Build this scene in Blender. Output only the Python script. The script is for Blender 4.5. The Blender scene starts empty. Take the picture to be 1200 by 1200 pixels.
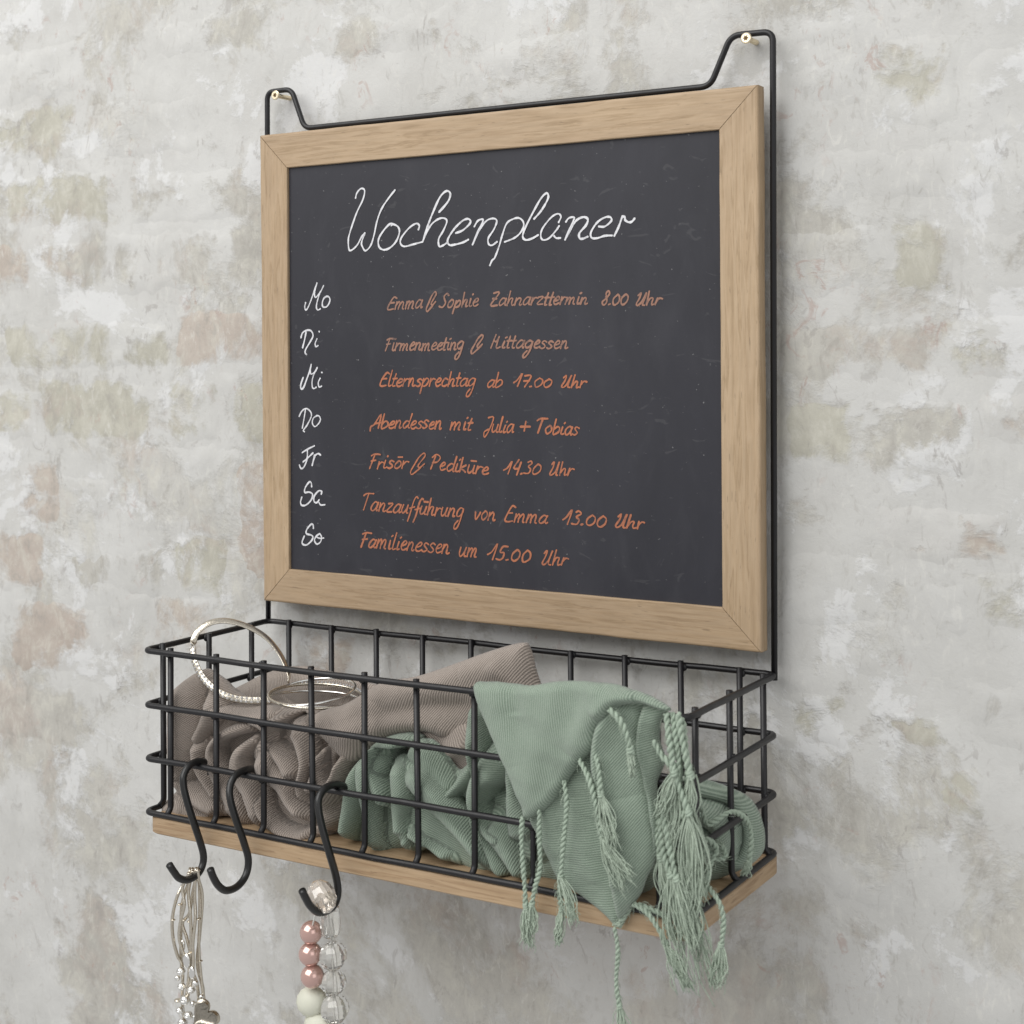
import bpy, bmesh, math, random
import numpy as np
from mathutils import Vector, Matrix, noise
random.seed(7)
S = bpy.context.scene
COL = S.collection

# ------------------------------------------------------------ camera
cd = bpy.data.cameras.new('camera'); cam = bpy.data.objects.new('camera', cd); COL.objects.link(cam)
cd.sensor_width = 36.0; cd.lens = 36.0*1816.07/1200
cd.shift_x = -0.00133; cd.shift_y = -0.15535
cd.clip_start = 0.02; cd.clip_end = 50
cam.matrix_world = Matrix.Translation((0.760899, -0.931070, 0.186356)) @ Matrix.Rotation(math.radians(30.748), 4, 'Z') @ Matrix.Rotation(math.radians(90), 4, 'X') @ Matrix.Rotation(math.radians(-0.386), 4, 'Z')
cd.dof.use_dof = True; cd.dof.focus_distance = 1.06; cd.dof.aperture_fstop = 13
S.camera = cam

# ------------------------------------------------------------ light
world = bpy.data.worlds.new('World'); S.world = world; world.use_nodes = True
wb = world.node_tree.nodes['Background']; wb.inputs[0].default_value = (0.99, 0.99, 0.99, 1); wb.inputs[1].default_value = 0.56
def area(name, loc, target, size, power, col):
    l = bpy.data.lights.new(name, 'AREA'); l.shape = 'RECTANGLE'; l.size = size[0]; l.size_y = size[1]; l.energy = power; l.color = col
    o = bpy.data.objects.new(name, l); COL.objects.link(o); o.location = loc
    o.rotation_euler = (Vector(target)-Vector(loc)).to_track_quat('-Z', 'Y').to_euler()
    return o
area('softbox', (-0.5, -1.8, 1.75), (0.2, 0, -0.02), (2.6, 2.2), 70, (1.0, 0.99, 0.97))
area('fill_panel', (2.6, -1.6, 0.9), (0.3, 0, 0.0), (1.6, 1.6), 8, (0.95, 0.98, 1.0))
S.view_settings.view_transform = 'Standard'; S.view_settings.look = 'None'
S.view_settings.exposure = -0.07; S.view_settings.gamma = 1.0; S.view_settings.use_curve_mapping = False

# ------------------------------------------------------------ traced measurements (millimetres)
TITLE = [[(87.7,299.7),(89.0,303.3),(92.8,306.2),(95.9,304.5),(94.3,298.1),(88.5,288.5),(82.6,275.1),(81.0,269.0),(81.7,262.4),(84.4,262.1),(89.1,265.5),(92.9,270.9),(95.9,273.8)],[(95.9,273.8),(92.9,267.2),(93.6,264.1),(96.3,261.0),(100.9,264.4),(104.0,271.7),(106.7,281.4),(110.5,289.8),(116.2,296.8),(122.7,303.2)],[(120.9,279.2),(117.9,279.3),(112.6,275.0),(108.1,269.0),(108.4,263.5),(112.5,261.0),(118.5,262.5),(123.8,267.1),(126.4,273.1),(125.3,276.8),(121.6,278.8),(119.4,278.2)],[(142.6,274.2),(143.4,276.9),(140.8,278.5),(134.9,275.8),(128.2,269.4),(127.1,265.2),(130.4,262.7),(137.8,263.8),(146.2,265.3)],[(146.2,265.3),(150.3,275.6),(155.4,286.2),(161.2,296.1),(166.6,300.0),(169.8,298.0),(168.0,292.7),(160.4,285.6)],[(146.2,265.3),(151.7,275.0),(157.5,279.8),(163.3,281.3),(166.8,279.0),(163.9,272.6),(159.9,266.8),(160.2,261.7),(163.1,261.9),(166.3,263.5)],[(174.2,270.3),(180.2,272.1),(186.2,276.9),(184.5,279.6),(179.6,278.4),(172.5,272.8),(167.4,265.9),(168.8,262.2),(173.8,262.3),(180.2,263.5),(184.5,265.2)],[(189.4,274.1),(192.2,277.8),(195.7,278.8),(196.3,277.0),(192.1,270.1),(187.9,261.7)],[(187.9,261.7),(193.5,271.2),(199.1,277.4),(204.7,278.9),(207.7,277.0),(205.3,271.3),(200.8,265.6),(201.1,261.5),(203.8,260.5),(207.8,262.7)],[(201.8,246.8),(203.7,250.2),(205.8,251.9),(209.3,259.4),(212.1,267.4),(215.6,274.9),(220.4,277.6),(225.1,278.2),(228.4,276.0),(229.1,272.5),(226.4,268.0),(221.6,264.7),(214.1,262.4)],[(237.2,277.0),(242.5,281.9),(247.2,288.3),(248.5,292.0),(246.9,293.8),(242.6,290.3),(235.8,280.3),(229.7,270.1),(228.4,265.0),(231.0,263.0),(235.7,263.8),(240.4,265.9)],[(256.2,273.8),(258.0,277.4),(255.7,279.5),(250.4,277.2),(243.7,270.1),(242.4,264.9),(244.4,262.4),(249.0,263.5),(254.3,268.4),(256.6,271.2)],[(252.3,265.1),(254.2,263.3),(257.4,263.2)],[(261.8,273.8),(264.1,276.2),(267.7,276.6),(268.0,275.2),(264.7,269.1),(261.1,261.9)],[(261.1,261.9),(265.4,269.1),(269.9,274.5),(275.1,276.3),(278.3,274.7),(277.0,270.8),(272.1,265.9),(272.1,262.5),(274.4,261.9),(278.2,263.1)],[(286.6,269.5),(291.0,269.3),(295.8,272.7),(295.1,275.2),(291.0,275.2),(285.3,272.1),(280.8,266.1),(281.1,262.4),(285.2,261.8),(290.9,263.1),(296.3,263.1)],[(297.9,262.8),(301.1,268.5),(303.6,274.5),(304.5,275.3),(305.8,274.4),(306.1,272.7),(308.6,271.2),(311.0,271.6),(312.9,273.5)]]
DAYS = {'Mo': [[(41.2,224.7),(40.4,221.8),(41.2,219.2),(43.6,221.3),(47.4,228.8),(50.1,235.0),(51.9,238.9)],[(51.9,238.9),(50.3,234.1),(49.5,230.4),(50.5,228.3),(53.2,230.3),(55.8,233.2),(58.0,236.7)],[(54.3,231.1),(52.1,225.3),(51.3,221.1),(52.6,219.0),(54.9,219.8)],[(61.1,228.8),(58.4,227.7),(56.8,224.3),(57.3,221.4),(60.5,221.1),(63.1,223.8),(63.9,226.7),(62.6,228.6),(60.5,228.9)]],'Di': [[(36.6,198.7),(38.3,202.4),(42.4,204.2),(46.3,203.6),(48.0,200.1),(45.6,196.0),(41.2,190.2),(40.6,187.6),(41.9,186.2)],[(41.4,202.9),(40.0,197.1),(38.1,191.3)],[(51.6,197.7),(49.9,194.3),(50.6,192.0),(52.5,192.7)],[(53.5,203.2),(53.8,202.9)]],'Mi': [[(38.4,169.1),(36.3,164.3),(36.3,160.9),(38.7,161.7),(42.1,168.6),(44.8,174.4),(46.1,178.8)],[(46.1,178.8),(45.1,174.4),(46.1,171.7),(49.4,173.3),(51.7,176.5)],[(49.4,173.3),(47.0,167.5),(47.0,162.3),(48.6,161.0),(50.6,162.0)],[(54.3,168.6),(52.6,165.5),(53.3,162.3),(55.6,162.8)],[(55.7,173.0),(56.1,172.8)]],'Do': [[(34.5,140.3),(37.2,144.3),(41.2,146.2),(45.2,143.8),(45.8,140.2),(41.8,133.8),(38.4,130.0),(39.4,129.0)],[(40.5,145.9),(39.1,139.0),(37.4,131.6)],[(51.1,141.0),(47.8,139.1),(46.8,135.4),(49.1,132.9),(52.4,135.0),(54.4,138.2),(53.1,140.8),(50.8,141.0)]],'Fr': [[(37.2,113.4),(42.3,116.1),(48.6,118.7)],[(41.9,115.3),(41.9,110.6),(40.5,105.8),(38.2,102.3),(35.8,101.7),(34.5,104.0)],[(37.9,106.5),(42.2,109.5),(47.2,113.4)],[(48.5,111.8),(47.5,108.1),(46.3,104.1)],[(47.5,108.1),(49.5,111.8),(52.2,113.0),(54.2,112.0)]],'Sa': [[(45.7,88.3),(45.4,91.2),(43.4,91.7),(39.7,87.3),(39.3,83.9),(43.3,84.3),(46.6,82.8),(45.3,78.6),(40.6,74.7),(36.6,74.2),(35.3,76.5),(36.6,80.3)],[(54.6,83.2),(54.9,85.3),(52.0,85.4),(48.0,81.3),(47.9,77.6),(50.2,76.7),(52.6,78.9)],[(51.9,77.8),(53.9,75.3),(57.8,75.6)]],'So': [[(47.1,57.6),(46.8,60.2),(44.8,60.4),(40.8,56.2),(40.7,53.3),(45.1,52.5),(46.7,50.7),(44.4,47.5),(40.3,44.9),(37.0,45.5),(36.7,47.5),(38.7,51.4)],[(53.0,54.0),(49.7,52.0),(48.0,48.7),(50.3,46.2),(53.6,48.0),(54.6,51.7),(53.0,54.0)],[(50.4,51.2),(53.0,50.6),(56.6,51.0)]]}
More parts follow.
